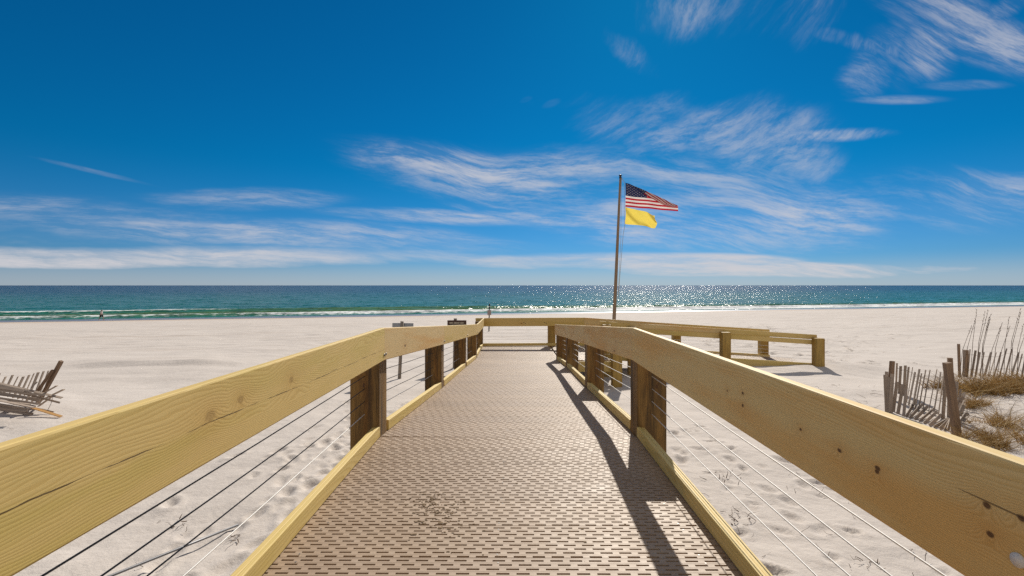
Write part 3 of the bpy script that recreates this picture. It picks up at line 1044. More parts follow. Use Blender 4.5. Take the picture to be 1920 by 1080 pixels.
# ---- left railing
LEFT = [(n[1], n[0], n[3] + EYE) for n in NODES]
lr = thing('boardwalk_railing', 'long pine railing with steel cables along the left edge of the boardwalk', 'railing',
           (LEFT[2][0], LEFT[2][1], LEFT[2][2]), 'railings of the boardwalk')
railing_line(lr, LEFT, -1, None, mats=(M_RAIL, M_LEFT, M_RAIL2, M_RAIL, M_RAIL, M_RAIL))
for (x, y, z) in LEFT[:-1]:
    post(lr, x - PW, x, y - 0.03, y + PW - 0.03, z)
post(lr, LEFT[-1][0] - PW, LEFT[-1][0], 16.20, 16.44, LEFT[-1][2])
cable_runs(lr, LEFT, (-PW / 2, 0.06), dark=True)
for (x, y, z) in LEFT[1:-1]:
    for dy in (-0.025, 0.035):
        bolts(lr, (x + BT, y + dy, z + RAIL_H - 0.235), (1, 0, 0))
# ---- right railing
RIGHT = [(n[2], n[0], n[3] + EYE) for n in NODES[:-1]]
RIGHT[-1] = (1.205, 13.10, 2.022 * -1 + EYE)
rr = thing('boardwalk_railing', 'long pine railing with steel cables along the right edge of the boardwalk', 'railing',
           (RIGHT[2][0], RIGHT[2][1], RIGHT[2][2]), 'railings of the boardwalk')
railing_line(rr, RIGHT, 1, None, mats=(M_RAIL2, M_RIGHT, M_RAIL2, M_RAIL2))
for (x, y, z) in RIGHT[:-1]:
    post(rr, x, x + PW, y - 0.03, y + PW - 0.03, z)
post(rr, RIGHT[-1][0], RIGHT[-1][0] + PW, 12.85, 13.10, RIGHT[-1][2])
cable_runs(rr, RIGHT, (PW / 2, 0.06))


# a pale round washer with a dark bolt hole, on the near end of the right board
wy = RIGHT[1][1] + 0.495
wx = RIGHT[1][0] + (RIGHT[2][0] - RIGHT[1][0]) * 0.495 / 3.8
wz = RIGHT[1][2] + (RIGHT[2][2] - RIGHT[1][2]) * 0.495 / 3.8 + RAIL_H - 0.186
q = Vector((wx - BT, wy, wz))
wsh = tube('washer', [q + Vector((0.003, 0, 0)), q - Vector((0.0035, 0, 0))], 0.0135, M_WASHER, rr, 20)
tube('bolt_hole', [q - Vector((0.003, -0.003, -0.003)), q - Vector((0.0045, -0.003, -0.003))], 0.0045, M_DARK, wsh, 12).location = (0, 0.003, 0.003)

# ---- landing: hidden return along its near and right edges
ZLr = ZL
lw = thing('landing_railing', 'short pine railing round the near right corner of the landing, behind the right boardwalk railing', 'railing', (2.75, 13.1, ZL), 'railings of the boardwalk')
NR = [(1.47, 13.12, ZL), (2.70, 13.12, ZL)]
timber('rail_board', (1.47, 13.12, ZL + RAIL_H), (2.70, 13.12, ZL + RAIL_H), 0.0, BT, -BH, 0, M_RAIL, lw)
upright('post', 2.71, 2.71 + PW, 12.90, 12.90 + PW, gz(2.8, 13) - 0.5, ZL + RAIL_H - 0.1, M_POST2, lw)
for hgt in CABLES:
    tube('cable', [(1.47, 13.08, ZL + hgt), (2.80, 13.08, ZL + hgt)], 0.0035, M_STEEL, lw, 6)
    tube('cable', [(2.80, 13.08, ZL + hgt), (2.80, 15.0, ZL + hgt)], 0.0035, M_STEEL, lw, 6)
timber('skirt_board', (1.47, 13.15, ZL), (2.70, 13.15, ZL), -0.04, 0.0, -0.28, 0.0, M_RAIL, lw)

# ---- far railing: level along the landing, then down the side ramp
ZK = ZL
XE = 8.82
ZE = EYE - 1.513 - RAIL_H
FAR = [(-0.99, 16.47, ZL), (2.475, 16.47, ZL + 0.02), (5.65, 16.47, (ZL + ZE) / 2), (XE, 16.47, ZE)]
fr = thing('landing_railing', 'pine railing across the far boardwalk end, running on down the far ramp side', 'railing', (0.5, 16.47, ZL), 'railings of the boardwalk')
for i in range(3):
    a, b_ = Vector(FAR[i]), Vector(FAR[i + 1])
    up = Vector((0, 0, RAIL_H))
    timber('rail_board', a + up + Vector((0.001 - (0.26 if i == 0 else 0), 0, 0)), b_ + up - Vector((0.001, 0, 0)), -BT, 0, -BH, 0, (M_RAIL, M_RAIL2, M_RAIL)[i], fr, 0.007, 0.001)
    timber('curb_board', a + Vector((0.05 if i else 0.0, 0, 0)), b_ - Vector((0.002, 0, 0)), -0.06, 0, 0.003, 0.098, M_CURB, fr, 0.005)
for x, z in ((1.24, ZL), (2.35, ZL), (5.55, (ZL + ZE) / 2 + 0.006), (XE - 0.26, ZE + 0.01)):
    upright('post', x, x + PW, 16.475, 16.475 + PW, gz(x, 16.6) - 0.5, z + RAIL_H - 0.1, M_POST2, fr)
for hgt in CABLES:
    tube('cable', [Vector(p) + Vector((0, 0.12, hgt)) for p in FAR], 0.0035, M_STEEL, fr, 6)
for x in (0.40, 1.12):
    for dy in (0, 0.06):
        bolts(fr, (x + dy, 16.43, ZL + RAIL_H - 0.15 - dy * 0.5), (0, -1, 0))

# ---- side ramp and its near railing
XN = 9.55
ZN = EYE - 1.55 - RAIL_H
ramp = thing('side_ramp', 'narrow ramp running right from the landing down onto the sand', 'ramp', (6, 15.7, (ZL + ZN) / 2))
A, B = Vector((2.76, 15.72, ZL)), Vector((XN, 15.72, ZN + 0.02))
D = B - A
RP = [panel_mesh(1.36, 21 + k) for k in range(2)]
n = round(D.length / PL)
for k in range(n):
    obj('deck_panel', RP[k % 2], M_DECK, ramp, A + D * (k / n), (math.atan2(D.z, D.x), 0, R(-90)))
for off in (-0.60, 0.60):
    timber('bearer', A + Vector((0, off, 0)), B + Vector((-0.1, off, 0)), -0.02, 0.02, -0.25, -0.03, M_JOIST, ramp)
NEAR = [(2.76, 15.03, ZL), (3.70, 15.03, ZL + (ZN - ZL) * 0.14), (6.60, 15.03, ZL + (ZN - ZL) * 0.565), (XN, 15.03, ZN)]
nr = thing('ramp_railing', 'pine railing along the near side of the ramp, ending in a post on the sand', 'railing', (6.6, 15.03, NEAR[2][2]), 'railings of the boardwalk')
for i in range(3):
    a, b_ = Vector(NEAR[i]), Vector(NEAR[i + 1])
    up = Vector((0, 0, RAIL_H))
    e1 = Vector((0.001, 0, 0))
    timber('rail_board', a + up + e1, b_ + up - e1, 0, BT, -BH * 0.52, 0, (M_RAIL, M_RAIL2, M_RAIL)[i], nr, 0.007, 0.001)
    timber('handrail_board', a + up + e1, b_ + up - e1 - Vector((0.1 if i == 2 else 0, 0, 0)), -0.042, -0.002, -BH * 1.05, -BH * 0.55, (M_RAIL2, M_RAIL, M_RAIL)[i], nr, 0.007, 0.001)
    timber('skirt_board', a + e1 + Vector((0, 0, 0.07)), b_ - e1 + Vector((0, 0, 0.07)), -0.045, -0.005, -0.30, 0, M_CURB, nr, 0.006, 0.001)
for x, z in ((2.80, NEAR[0][2]), (3.60, NEAR[1][2]), (6.47, NEAR[2][2] + 0.01), (XN - 0.20, NEAR[3][2] + 0.012)):
    upright('post', x, x + PW, 15.03 - 0.045 - PW, 15.03 - 0.046, gz(x, 14.9) - 0.5, z + RAIL_H - 0.095, M_POST2, nr)
for hgt in CABLES[:4]:
    tube('cable', [Vector(p) + Vector((0, -0.13, hgt)) for p in NEAR], 0.0035, M_STEEL, nr, 6)


# ================================================================== clumps of dirt on the deck
def crumbs():
    rng = random.Random(12)
    vs, fs = [], []
    for k in range(300):
        # two loose drifts, ragged at the rim
        if k < 130:
            cx, cy = rng.gauss(-0.50, 0.07), rng.gauss(2.92, 0.10)
        elif k < 240:
            cx, cy = rng.gauss(-0.36, 0.09), rng.gauss(2.74, 0.14)
        else:
            cx, cy = rng.uniform(-0.95, 0.8), rng.uniform(2.2, 4.2)
        sz = rng.uniform(0.0012, 0.0052) * (1.7 if rng.random() < 0.10 else 1)
        cz = deck_z(cy) + sz * 0.2
        b0 = len(vs)
        for q in range(6):
            a = q * math.pi / 3 + rng.random()
            rr_ = sz * rng.uniform(0.7, 1.7)
            vs.append((cx + rr_ * 1.5 * math.cos(a), cy + rr_ * math.sin(a), cz))
        vs.append((cx, cy, cz + sz * rng.uniform(0.25, 0.5)))
        for q in range(6):
            fs.append((b0 + q, b0 + (q + 1) % 6, b0 + 6))
    o = obj('dirt_crumbs', mesh('dirt_crumbs', vs, fs), M_CRUMB)
    tag(o, 'scatter of dark damp dirt crumbs on the near deck', 'dirt', kind='stuff')


crumbs()


# ================================================================== flagpole and flags
FY = 24.0


def at(px, py, y):
    return Vector(((px - 960) / FPX * y, y, EYE - (py - 535) / FPX * y))


def hit(px, py):
    """the point of the sand seen at a pixel of the photograph"""
    y = 2.0
    while y < 120:
        p = at(px, py, y)
        if p.z <= gz(p.x, p.y):
            lo, hi = y / 1.02, y
            for _ in range(20):
                mid = (lo + hi) / 2
                q = at(px, py, mid)
                if q.z <= gz(q.x, q.y):
                    hi = mid
                else:
                    lo = mid
            return at(px, py, hi)
        y *= 1.02
    return at(px, py, 120)


base = at(1148.5, 640, FY)
base.z = gz(base.x, base.y) - 0.4
top = at(1163.2, 333, FY)
fp = thing('flagpole', 'tall weathered wooden flagpole leaning slightly right, behind the landing', 'flagpole', base)
npt = 9
pp = [base.lerp(top, k / (npt - 1)) for k in range(npt)]
tube('pole', pp, [0.098 - 0.045 * k / (npt - 1) for k in range(npt)], M_POLE, fp, 14)
tube('finial', [top + Vector((0, 0, z)) for z in (-0.02, 0.0, 0.03, 0.05, 0.08, 0.12, 0.15)], [0.062, 0.068, 0.06, 0.035, 0.075, 0.075, 0.03], M_DARK, fp, 12)
dcl = at(1158.5, 560, FY) + Vector((0.0, -0.05, 0))
tube('halyard', [top + Vector((0.06, -0.03, -0.02)), at(1170.5, 343, FY) + Vector((0, -0.05, 0)), at(1171, 424, FY) + Vector((0, -0.05, 0)), at(1168, 440, FY) + Vector((0, -0.05, 0)), dcl], 0.011, M_ROPE, fp, 6)
tube('halyard', [top + Vector((0.05, -0.03, -0.03)), at(1163.5, 450, FY) + Vector((0, -0.06, 0)), dcl], 0.009, M_ROPE, fp, 6)


def us_flag():
    H = at(0, 343, FY).z - at(0, 388, FY).z        # hoist
    L = (1268 - 1171) / FPX * FY * 1.02
    org = at(1171.5, 343, FY) + Vector((0.02, -0.05, 0))
    A = Vector((0.36 * L, -0.144 * L))
    B = Vector((1.00 * L, -0.430 * L))
    d = (B - A).normalized()
    nn = Vector((-d.y, d.x))       # up side of the fold

    def pos(u, v, lift=0.0):
        x = u * L
        # the cloth sags away from the hoist
        sag = 0.135 * L * (u ** 0.85)
        z = -sag * (1 - v) - v * (H + 0.085 * L * u)
        yv = 0.07 * math.sin(u * 8.5 + v * 1.4) * u + 0.03 * math.sin(u * 17 - v * 3)
        p = Vector((x, z))
        s_ = (p - A).dot(nn)
        if s_ > 0:
            tt = min(1.0, max(0.0, (p - A).dot(d) / (B - A).length))
            room = (0.25 - 0.19 * tt) * L
            p = p - nn * (s_ + room * (1 - math.exp(-s_ / room)))
            yv = yv - 0.02 - min(0.10, s_ * 0.6)
        x2 = min(p.x, L * 0.995 + (p.x - L * 0.995) * 0.2)
        return Vector((x2, yv - lift, p.y))
    nu, nv = 60, 52
    vs = [pos(i / nu, j / nv) for j in range(nv + 1) for i in range(nu + 1)]
    fs, mi = [], []
    for j in range(nv):
        for i in range(nu):
            a = j * (nu + 1) + i
            fs.append((a, a + 1, a + nu + 2, a + nu + 1))
            stripe = int(j / nv * 13)
            can = (i + 0.5) / nu < 0.40 and stripe < 7
            mi.append(2 if can else (0 if stripe % 2 == 0 else 1))
    for r_ in range(9):
        for c_ in range(6 if r_ % 2 == 0 else 5):
            cu = (0.40 / 12) * (1 + 2 * c_ + (0 if r_ % 2 == 0 else 1))
            cv = (7 / 13 / 10) * (1 + r_)
            for sgn in (1, -1):
                b0 = len(vs)
                vs.append(pos(cu, cv, 0.006 * sgn))
                for q in range(10):
                    a = math.pi / 2 + q * math.pi / 5
                    rr_ = 0.036 if q % 2 == 0 else 0.016
                    vs.append(pos(cu + rr_ * math.cos(a) / L, cv - rr_ * math.sin(a) / H, 0.006 * sgn))
                for q in range(10):
                    fs.append((b0, b0 + 1 + q, b0 + 1 + (q + 1) % 10))
                    mi.append(1)
    me = mesh('american_flag', vs, fs, True)
    for mm in (M_FRED, M_FWHITE, M_FBLUE):
        me.materials.append(mm)
    me.polygons.foreach_set('material_index', mi)
    o = obj('national_flag', me, None, None, org)
    tag(o, 'stars and stripes flag blowing right at the top of the flagpole', 'flag')


def yellow_flag():
    H = (426 - 387.5) / FPX * FY * 0.83
    L = (1229 - 1172) / FPX * FY
    org = at(1171.5, 388, FY) + Vector((0.02, -0.05, 0))
    nu, nv = 40, 24
    vs = []
    for j in range(nv + 1):
        for i in range(nu + 1):
            u, v = i / nu, j / nv
            z = -v * H - L * (0.27 * u * (1 - v) + 0.13 * u * v) - 0.02 * math.sin(u * 9) * u
            dgn = u * 1.0 - v * 0.75
            y = 0.15 * math.sin(dgn * 7.6 + 0.9 * math.sin(v * 3) + 0.4) * (0.25 + 0.75 * u) + 0.05 * math.sin(dgn * 14 + v * 4 + 1.0)
            vs.append((u * L, y, z))
    fs = []
    for j in range(nv):
        for i in range(nu):
            a = j * (nu + 1) + i
            fs.append((a, a + 1, a + nu + 2, a + nu + 1))
    o = obj('warning_flag', mesh('warning_flag', vs, fs, True), M_YEL, None, org)
    tag(o, 'plain yellow flag flying just below the stars and stripes', 'flag')


us_flag()
yellow_flag()


# ================================================================== signs
def sign_back():
    y = 13.6
    c = at(754, 608, y)
    g = gz(c.x - 0.1, y)
    t = thing('beach_sign', 'grey metal sign seen from behind on a single wooden post', 'sign', (c.x - 0.04, y, g))
    p0 = Vector((at(748, 709, y).x, y, g - 0.3))
    p1 = Vector((c.x, y, at(0, 602.5, y).z))
    tube('post', [p0, p1], 0.048, M_SIGNPOST, t, 8)
    vs, fs = boxes_geo([(0, 0, 0, 0.60, 0.006, 0.30, (0, R(0.8), 0))])
    obj('sign_plate', mesh('sign_plate', vs, fs), M_ALU, t, (at(754.5, 0, y).x, y + 0.055, at(0, 606, y).z - 0.15))


def sign_brown():
    y = 15.6
    g = gz(at(852, 0, y).x, y)
    x0, x1 = at(839, 0, y).x, at(874.5, 0, y).x
    zt = at(0, 600.5, y).z
    xc = at(853.5, 0, y).x
    t = thing('notice_sign', 'brown framed notice board with cream lettering on a round post', 'sign', (xc, y, g))
    tube('post', [(xc - 0.04, y + 0.07, g - 0.3), (xc, y + 0.07, zt + 0.055)], 0.055, M_SIGNPOST, t, 12)
    w = x1 - x0
    Hh = 0.62
    vs, fs = boxes_geo([(0, 0, -0.025, w, 0.05, 0.05, None), (0, 0, -Hh + 0.025, w, 0.05, 0.05, None),
                        (-w / 2 + 0.025, 0, -Hh / 2, 0.05, 0.048, Hh - 0.1, None), (w / 2 - 0.025, 0, -Hh / 2, 0.05, 0.048, Hh - 0.1, None)])
    obj('frame', mesh('frame', vs, fs), M_BROWN, t, ((x0 + x1) / 2, y, zt))
    vs, fs = boxes_geo([(0, 0, -Hh / 2, w - 0.1, 0.02, Hh - 0.1, None)])
    pan = obj('panel', mesh('panel', vs, fs), M_PANEL, t, ((x0 + x1) / 2, y, zt))
    rng = random.Random(3)
    lst = []
    for row in range(5):
        x = -w / 2 + 0.07
        while x < w / 2 - 0.09:
            ww = rng.uniform(0.018, 0.034)
            lst.append((x + ww / 2, -0.0125, -0.085 - row * 0.095, ww, 0.004, 0.045 if row == 0 else 0.03, None))
            x += ww + (0.008 if rng.random() < 0.8 else 0.03)
    vs, fs = boxes_geo(lst)
    obj('lettering', mesh('lettering', vs, fs), M_CREAM, pan, ((x0 + x1) / 2, y, zt))


def sign_far():
    y = 37.0
    x = at(917.5, 0, y).x
    g = gz(x, y)
    t = thing('beach_marker', 'slim dark post with a small pale notice on the open beach', 'sign post', (x, y, g))
    zt = at(0, 569.5, y).z
    xb = at(916.7, 0, y).x
    tube('post', [(xb, y, g - 0.2), (x, y, zt - 0.42), (x + 0.02, y, zt)], [0.045, 0.045, 0.055], M_DARK, t, 8)
    vs, fs = boxes_geo([(0, 0, 0, 0.29, 0.02, 0.38, None)])
    obj('notice_plate', mesh('notice_plate', vs, fs), M_PALE, t, (x, y - 0.06, at(0, 586, y).z))


sign_back()
sign_brown()
sign_far()


# ================================================================== slat sand fences
PK = mesh('picket', *boxes_geo([(0, 0, 0.6, 0.054, 0.012, 1.2, None)]))
PKN = mesh('picket', *boxes_geo([(0, 0, 0.6, 0.034, 0.012, 1.2, None)]))


def picket(parent, foot, tip, roll=0.0, material=None, me=None):
    foot, tip = Vector(foot), Vector(tip)
    d = tip - foot
    q = d.to_track_quat('Z', 'Y').to_matrix() @ Matrix.Rotation(roll, 3, 'Z')
    o = obj('picket', me or PK, None, parent, foot, q.to_euler())
    if not (me or PK).materials:
        (me or PK).materials.append(M_PICKET)
    o.scale = (1, 1, d.length / 1.2)
    if material:
        o.material_slots[0].link = 'OBJECT'
        o.material_slots[0].material = material
    return o


def stake(parent, foot, tip, w, material=M_STAKE):
    vs, fs = boxes_geo([(0, 0, 0.5, w, w, 1.0, None)])
    foot, tip = Vector(foot), Vector(tip)
    d = tip - foot
    vs = [Vector((v.x, v.y, v.z * d.length)) for v in vs]
    return obj('stake', mesh('stake', vs, fs), material, parent, foot, d.to_track_quat('Z', 'Y').to_euler())


def fence_right():
    rng = random.Random(21)
    t = thing('sand_fence', 'loose grey slat sand fence with a thick leaning stake, beyond the right railing', 'sand fence', hit(1740, 790))

    def Q(x, y):          # traced from an enlargement of the photograph
        return 1640 + x / 4.91, 640 + y / 4.91
    wires = [[], []]
    ribs = [(205, 200, 195, 470), (240, 228, 226, 480), (283, 222, 268, 500), (313, 235, 286, 520), (350, 238, 296, 560), (373, 282, 312, 590), (413, 255, 350, 610),
            (432, 295, 372, 620), (470, 262, 404, 630), (510, 262, 440, 645), (573, 258, 494, 660), (608, 282, 540, 680), (645, 245, 582, 705), (655, 330, 628, 715), (690, 420, 682, 725)]
    for k, (tx, ty, bx, by) in enumerate(ribs):
        foot = hit(*Q(bx, by))
        tip = at(*Q(tx, ty), foot.y - 0.05)
        picket(t, foot - (tip - foot) * 0.08, tip, rng.uniform(-0.3, 0.3), me=PK if k % 4 else PKN)
        for w, hh in enumerate((0.35, 0.85)):
            wires[w].append(foot.lerp(tip, hh) + Vector((0, -0.012, 0)))
    # bunched corner at the left end, folding back towards the viewer
    for k, (tx, ty, bx, by) in enumerate([(110, 278, 108, 640), (95, 308, 112, 655), (130, 330, 122, 660), (160, 300, 150, 660), (160, 340, 140, 665), (205, 372, 165, 650), (262, 395, 205, 670),
                                          (290, 440, 262, 690)]):
        foot = hit(*Q(bx, by))
        picket(t, foot - Vector((0, 0, 0.1)), at(*Q(tx, ty), foot.y + 0.08), rng.uniform(-0.5, 0.5))
    # slats fallen flat on the sand in front
    for k, (ax, ay_, bx, by) in enumerate([(290, 700, 380, 560), (320, 712, 440, 600), (370, 724, 490, 618), (410, 740, 545, 645), (455, 760, 575, 668), (505, 782, 612, 700), (545, 796, 690, 735),
                                           (600, 812, 702, 735), (640, 822, 706, 715), (670, 828, 700, 740), (700, 846, 722, 740)]):
        a_, b_ = hit(*Q(ax, ay_)), hit(*Q(bx, by))
        picket(t, a_ + Vector((0, 0, 0.012)), b_ + Vector((0, 0, 0.05)), 1.3 + rng.uniform(-0.3, 0.3))
    # the end beyond the stake, fanned out
    for k, (tx, ty, bx, by) in enumerate([(755, 370, 742, 640), (792, 440, 768, 620), (828, 470, 775, 630), (826, 540, 780, 650), (822, 590, 784, 690), (850, 650, 785, 740), (856, 662, 790, 755), (858, 690, 792, 770)]):
        foot = hit(*Q(bx, by))
        picket(t, foot, at(*Q(tx, ty), foot.y + 0.1), rng.uniform(-0.5, 0.5), me=PKN if k % 2 else PK)
    for w in wires:
        tube('wire', w, 0.003, M_TWIG, t, 5)
    f0 = hit(1798, 822)
    stake(t, f0 + Vector((0.02, 0, -0.3)), at(1776, 680, f0.y + 0.03), 0.088)
    stake(t, f0 + Vector((0.05, 0.12, -0.3)), at(1781, 671, f0.y + 0.15), 0.060)
    f1 = hit(1673, 750)
    stake(t, f1 + Vector((0, 0.06, -0.3)), at(1674, 677, f1.y + 0.06), 0.055)
    stake(t, f1 + Vector((-0.04, 0.1, -0.3)), at(1669, 677, f1.y + 0.1), 0.020)


def fence_far():
    rng = random.Random(5)
    t = thing('sand_fence', 'upright grey slat sand fence half buried behind dry dune grass at far right', 'sand fence', (14.6, 14.2, gz(14.6, 14.2)))
    n = 30
    wires = [[], []]
    for k in range(n):
        f = k / (n - 1)
        x, y = 13.45 + 3.4 * f, 14.3 - 0.55 * f + 0.1 * math.sin(f * 9)
        g = gz(x, y)
        ln = 0.03 + 0.24 * max(0, math.sin(f * 5.6)) + rng.uniform(-0.03, 0.03)
        foot = Vector((x, y, g - 0.15))
        tip = Vector((x + ln, y, g + 0.78 + rng.uniform(-0.09, 0.06)))
        picket(t, foot, tip, rng.uniform(-0.4, 0.4), me=PK if rng.random() < 0.6 else PKN)
        for w, hh in enumerate((0.4, 0.85)):
            wires[w].append(foot.lerp(tip, hh) + Vector((0, -0.012, 0)))
    for w in wires:
        tube('wire', w, 0.003, M_TWIG, t, 5)
    stake(t, (13.55, 14.36, gz(13.5, 14.3) - 0.3), (13.58, 14.36, gz(13.5, 14.3) + 0.80), 0.09)
    stake(t, (13.40, 14.36, gz(13.5, 14.3) - 0.3), (13.36, 14.36, gz(13.5, 14.3) + 0.98), 0.05)


def fence_left():
    rng = random.Random(9)
    t = thing('sand_fence', 'collapsed slat sand fence lying in a heap with one tall leaning stake, on open sand', 'sand fence', (-9.4, 9.2, gz(-9.4, 9.2)))
    Y0 = 9.2

    def P(px, py, y=Y0):
        return at(px, py, y)
    # standing ribs
    for k, (bx, by, tx, ty) in enumerate([(-12, 722, 0, 700), (3, 716, 11, 706), (15, 716, 24, 703), (23, 722, 34, 706), (33, 724, 44, 706), (42, 726, 55, 703), (50, 728, 64, 700),
                                          (58, 730, 72, 698), (68, 732, 82, 696), (76, 734, 91, 695), (80, 738, 99, 694)]):
        picket(t, P(bx - 8, by + 22, Y0 + 0.25), P(tx, ty, Y0 + 0.3), rng.uniform(-0.2, 0.2), me=PK if k % 3 else PKN)
    stake(t, P(74, 752, Y0 + 0.2), P(115, 677, Y0 + 0.15), 0.055)
    stake(t, P(62, 745, Y0 + 0.1), P(99, 694, Y0 + 0.1), 0.040)
    # slats fallen over each other
    rows = [(-40, 710, 116, 746), (-40, 716, 112, 755), (-50, 724, 70, 752), (-45, 730, 75, 750), (-45, 736, 66, 762), (-40, 742, 100, 773), (-45, 750, 60, 768),
            (-45, 756, 62, 776), (-40, 762, 60, 778), (-60, 718, 60, 740), (-50, 713, 58, 735), (-50, 727, 84, 741), (-45, 733, 52, 746),
            (-50, 739, 70, 757), (-48, 746, 56, 758), (-50, 753, 52, 769), (-44, 759, 48, 771), (-50, 720, 44, 733), (-30, 745, 64, 764)]
    for k, (ax, ay_, bx, by) in enumerate(rows):
        yy = Y0 - 0.1 - 0.09 * k / 2
        picket(t, P(ax, ay_, yy), P(bx, by, yy - 0.05), rng.uniform(-0.4, 0.4) + (1.2 if k % 2 else 0.3), me=PKN if k % 3 else PK)
    for (ax, ay_, bx, by) in [(86, 735, 107, 723), (64, 757, 120, 730), (72, 762, 100, 742), (58, 727, 70, 716)]:
        picket(t, P(ax, ay_, Y0 - 0.1), P(bx, by, Y0 - 0.05), rng.uniform(-0.4, 0.4))
    picket(t, P(60, 764, Y0 - 0.5), P(115, 781, Y0 - 0.5), 0.2, material=M_FRESH)
    tube('wire', [P(100, 742, Y0 - 0.2), P(96, 756, Y0 - 0.3), P(88, 772, Y0 - 0.4)], 0.004, M_TWIG, t, 5)


fence_right()
fence_far()
fence_left()


# ================================================================== dune grass and twigs
def blade_geo(vs, fs, tones, root, tip, w, bend, tone, n=4):
    root, tip = Vector(root), Vector(tip)
    d = tip - root
    s_ = d.cross(Vector((0, 0, 1)))
    if s_.length < 1e-4:
        s_ = Vector((1, 0, 0))
    a = random.uniform(0, math.pi)
    s_ = (Matrix.Rotation(a, 3, d.normalized()) @ s_.normalized())
    b0 = len(vs)
    for k in range(n + 1):
        f = k / n
        p = root + d * f + Vector(bend) * (f * f)
        ww = w * (1 - 0.85 * f)
        vs.append(p - s_ * ww)
        vs.append(p + s_ * ww)
        tones += [tone, tone]
    for k in range(n):
        a_ = b0 + 2 * k
        fs.append((a_, a_ + 1, a_ + 3, a_ + 2))


def grass_tuft(name, x, y, rx, ry, n, hgt, label, cat='grass tuft', lean=0.5, group='tufts of dune grass', width=0.0028):
    g0 = gz(x, y)
    vs, fs, tn = [], [], []
    hubs = []
    for _ in range(max(4, n // 38)):
        a, q = random.uniform(0, 2 * math.pi), math.sqrt(random.random())
        hubs.append((x + rx * q * math.cos(a), y + ry * q * math.sin(a), random.uniform(0.45, 1.15), random.gauss(0, 0.25), random.random()))
    for _ in range(n):
        hx, hy, hs, hl, ht = random.choice(hubs)
        px, py = hx + random.gauss(0, 0.035), hy + random.gauss(0, 0.035)
        z = gz(px, py)
        h = hgt * hs * random.uniform(0.35, 1.0)
        out_ = Vector((random.gauss(hl, lean), random.gauss(0, lean), 0)) * h * 0.9
        blade_geo(vs, fs, tn, (px - x, py - y, z - g0 - 0.02), (px - x + out_.x, py - y + out_.y, z - g0 + h), width * random.uniform(0.6, 1.5),
                  (out_.x * 0.7, out_.y * 0.7, -h * random.uniform(0, 0.45)), min(1, max(0, 0.5 * ht + 0.5 * random.random())))
    me = mesh(name, vs, fs)
    at_ = me.attributes.new('tone', 'FLOAT', 'POINT')
    at_.data.foreach_set('value', np.array(tn, dtype=np.float32))
    o = obj(name, me, M_GRASS, None, (x, y, g0))
    tag(o, label, cat, group)


random.seed(44)
def tuft(px, py, *a_, **k_):
    q = hit(px, py)
    grass_tuft('dune_grass', q.x, q.y, *a_, **k_)


tuft(1840, 737, 0.75, 0.40, 1500, 0.50, 'broad golden brown grass clump in front of the far slat fence', width=0.0052)
tuft(1900, 728, 0.9, 0.40, 1500, 0.52, 'dark brown grass clump at the right edge below the far slat fence', width=0.0052)
tuft(1828, 760, 0.40, 0.25, 420, 0.30, 'sparse low grass tuft just below the broad golden clump', width=0.004)
tuft(1895, 838, 0.66, 0.46, 800, 0.46, 'tangled reddish dry grass clump above the right railing, nearest of the grass', width=0.0036)
tuft(1838, 825, 0.30, 0.25, 180, 0.30, 'thin dry grass tuft at the railing edge, left of the tangled clump', width=0.003)
tuft(1915, 800, 0.5, 0.40, 420, 0.52, 'tall dry grass clump at the right edge of the view, nearer than the slat fence', width=0.0036)
tuft(1751, 727, 0.20, 0.14, 200, 0.40, 'small golden grass tuft seen between the loose fence slats', width=0.005)
tuft(1815, 790, 0.22, 0.2, 90, 0.26, 'few dry blades at the foot of the thick leaning stake', width=0.003)


def sea_oats():
    rng = random.Random(17)
    spots = [(1802, 700, 590), (1805, 690, 597), (1823, 690, 585), (1830, 690, 578), (1833, 690, 588), (1842, 680, 575), (1848, 680, 595), (1856, 690, 600), (1866, 690, 597),
             (1872, 680, 610), (1886, 690, 585), (1895, 690, 580), (1900, 690, 572), (1908, 690, 588), (1912, 690, 600), (1845, 690, 590)]
    y0 = 13.2
    bx = at(1855, 0, y0).x
    t = thing('sea_oats', 'tall thin bare stalks rising from the grass in front of the far slat fence', 'sea oats', (bx, y0, gz(bx, y0)))
    for k, (px, pyb, pyt) in enumerate(spots):
        y = y0 + rng.uniform(-0.6, 0.6)
        x = at(px - 4, 0, y).x
        g = gz(x, y)
        tip = at(px + rng.uniform(2, 24), pyt + rng.uniform(-8, 22), y)
        mid = Vector((x, y, g)).lerp(tip, 0.55) + Vector((rng.uniform(-0.12, -0.02), 0, 0.03))
        vs, fs = tube_geo([Vector((0, 0, 0)), mid - Vector((x, y, g)), tip - Vector((x, y, g))], [0.007, 0.006, 0.0028], 5)
        for q in range(5):
            f = 0.78 + 0.05 * q
            c = (mid - Vector((x, y, g))).lerp(tip - Vector((x, y, g)), (f - 0.5) * 2)
            v2, f2 = tube_geo([c, c + Vector((rng.uniform(-0.03, 0.05), rng.uniform(-.02, .02), 0.05))], [0.007, 0.002], 5)
            b0 = len(vs)
            vs += v2
            fs += [tuple(b0 + i for i in ff) for ff in f2]
        obj('stalk', mesh('stalk', vs, fs), M_TWIG, t, (x, y, g))


sea_oats()


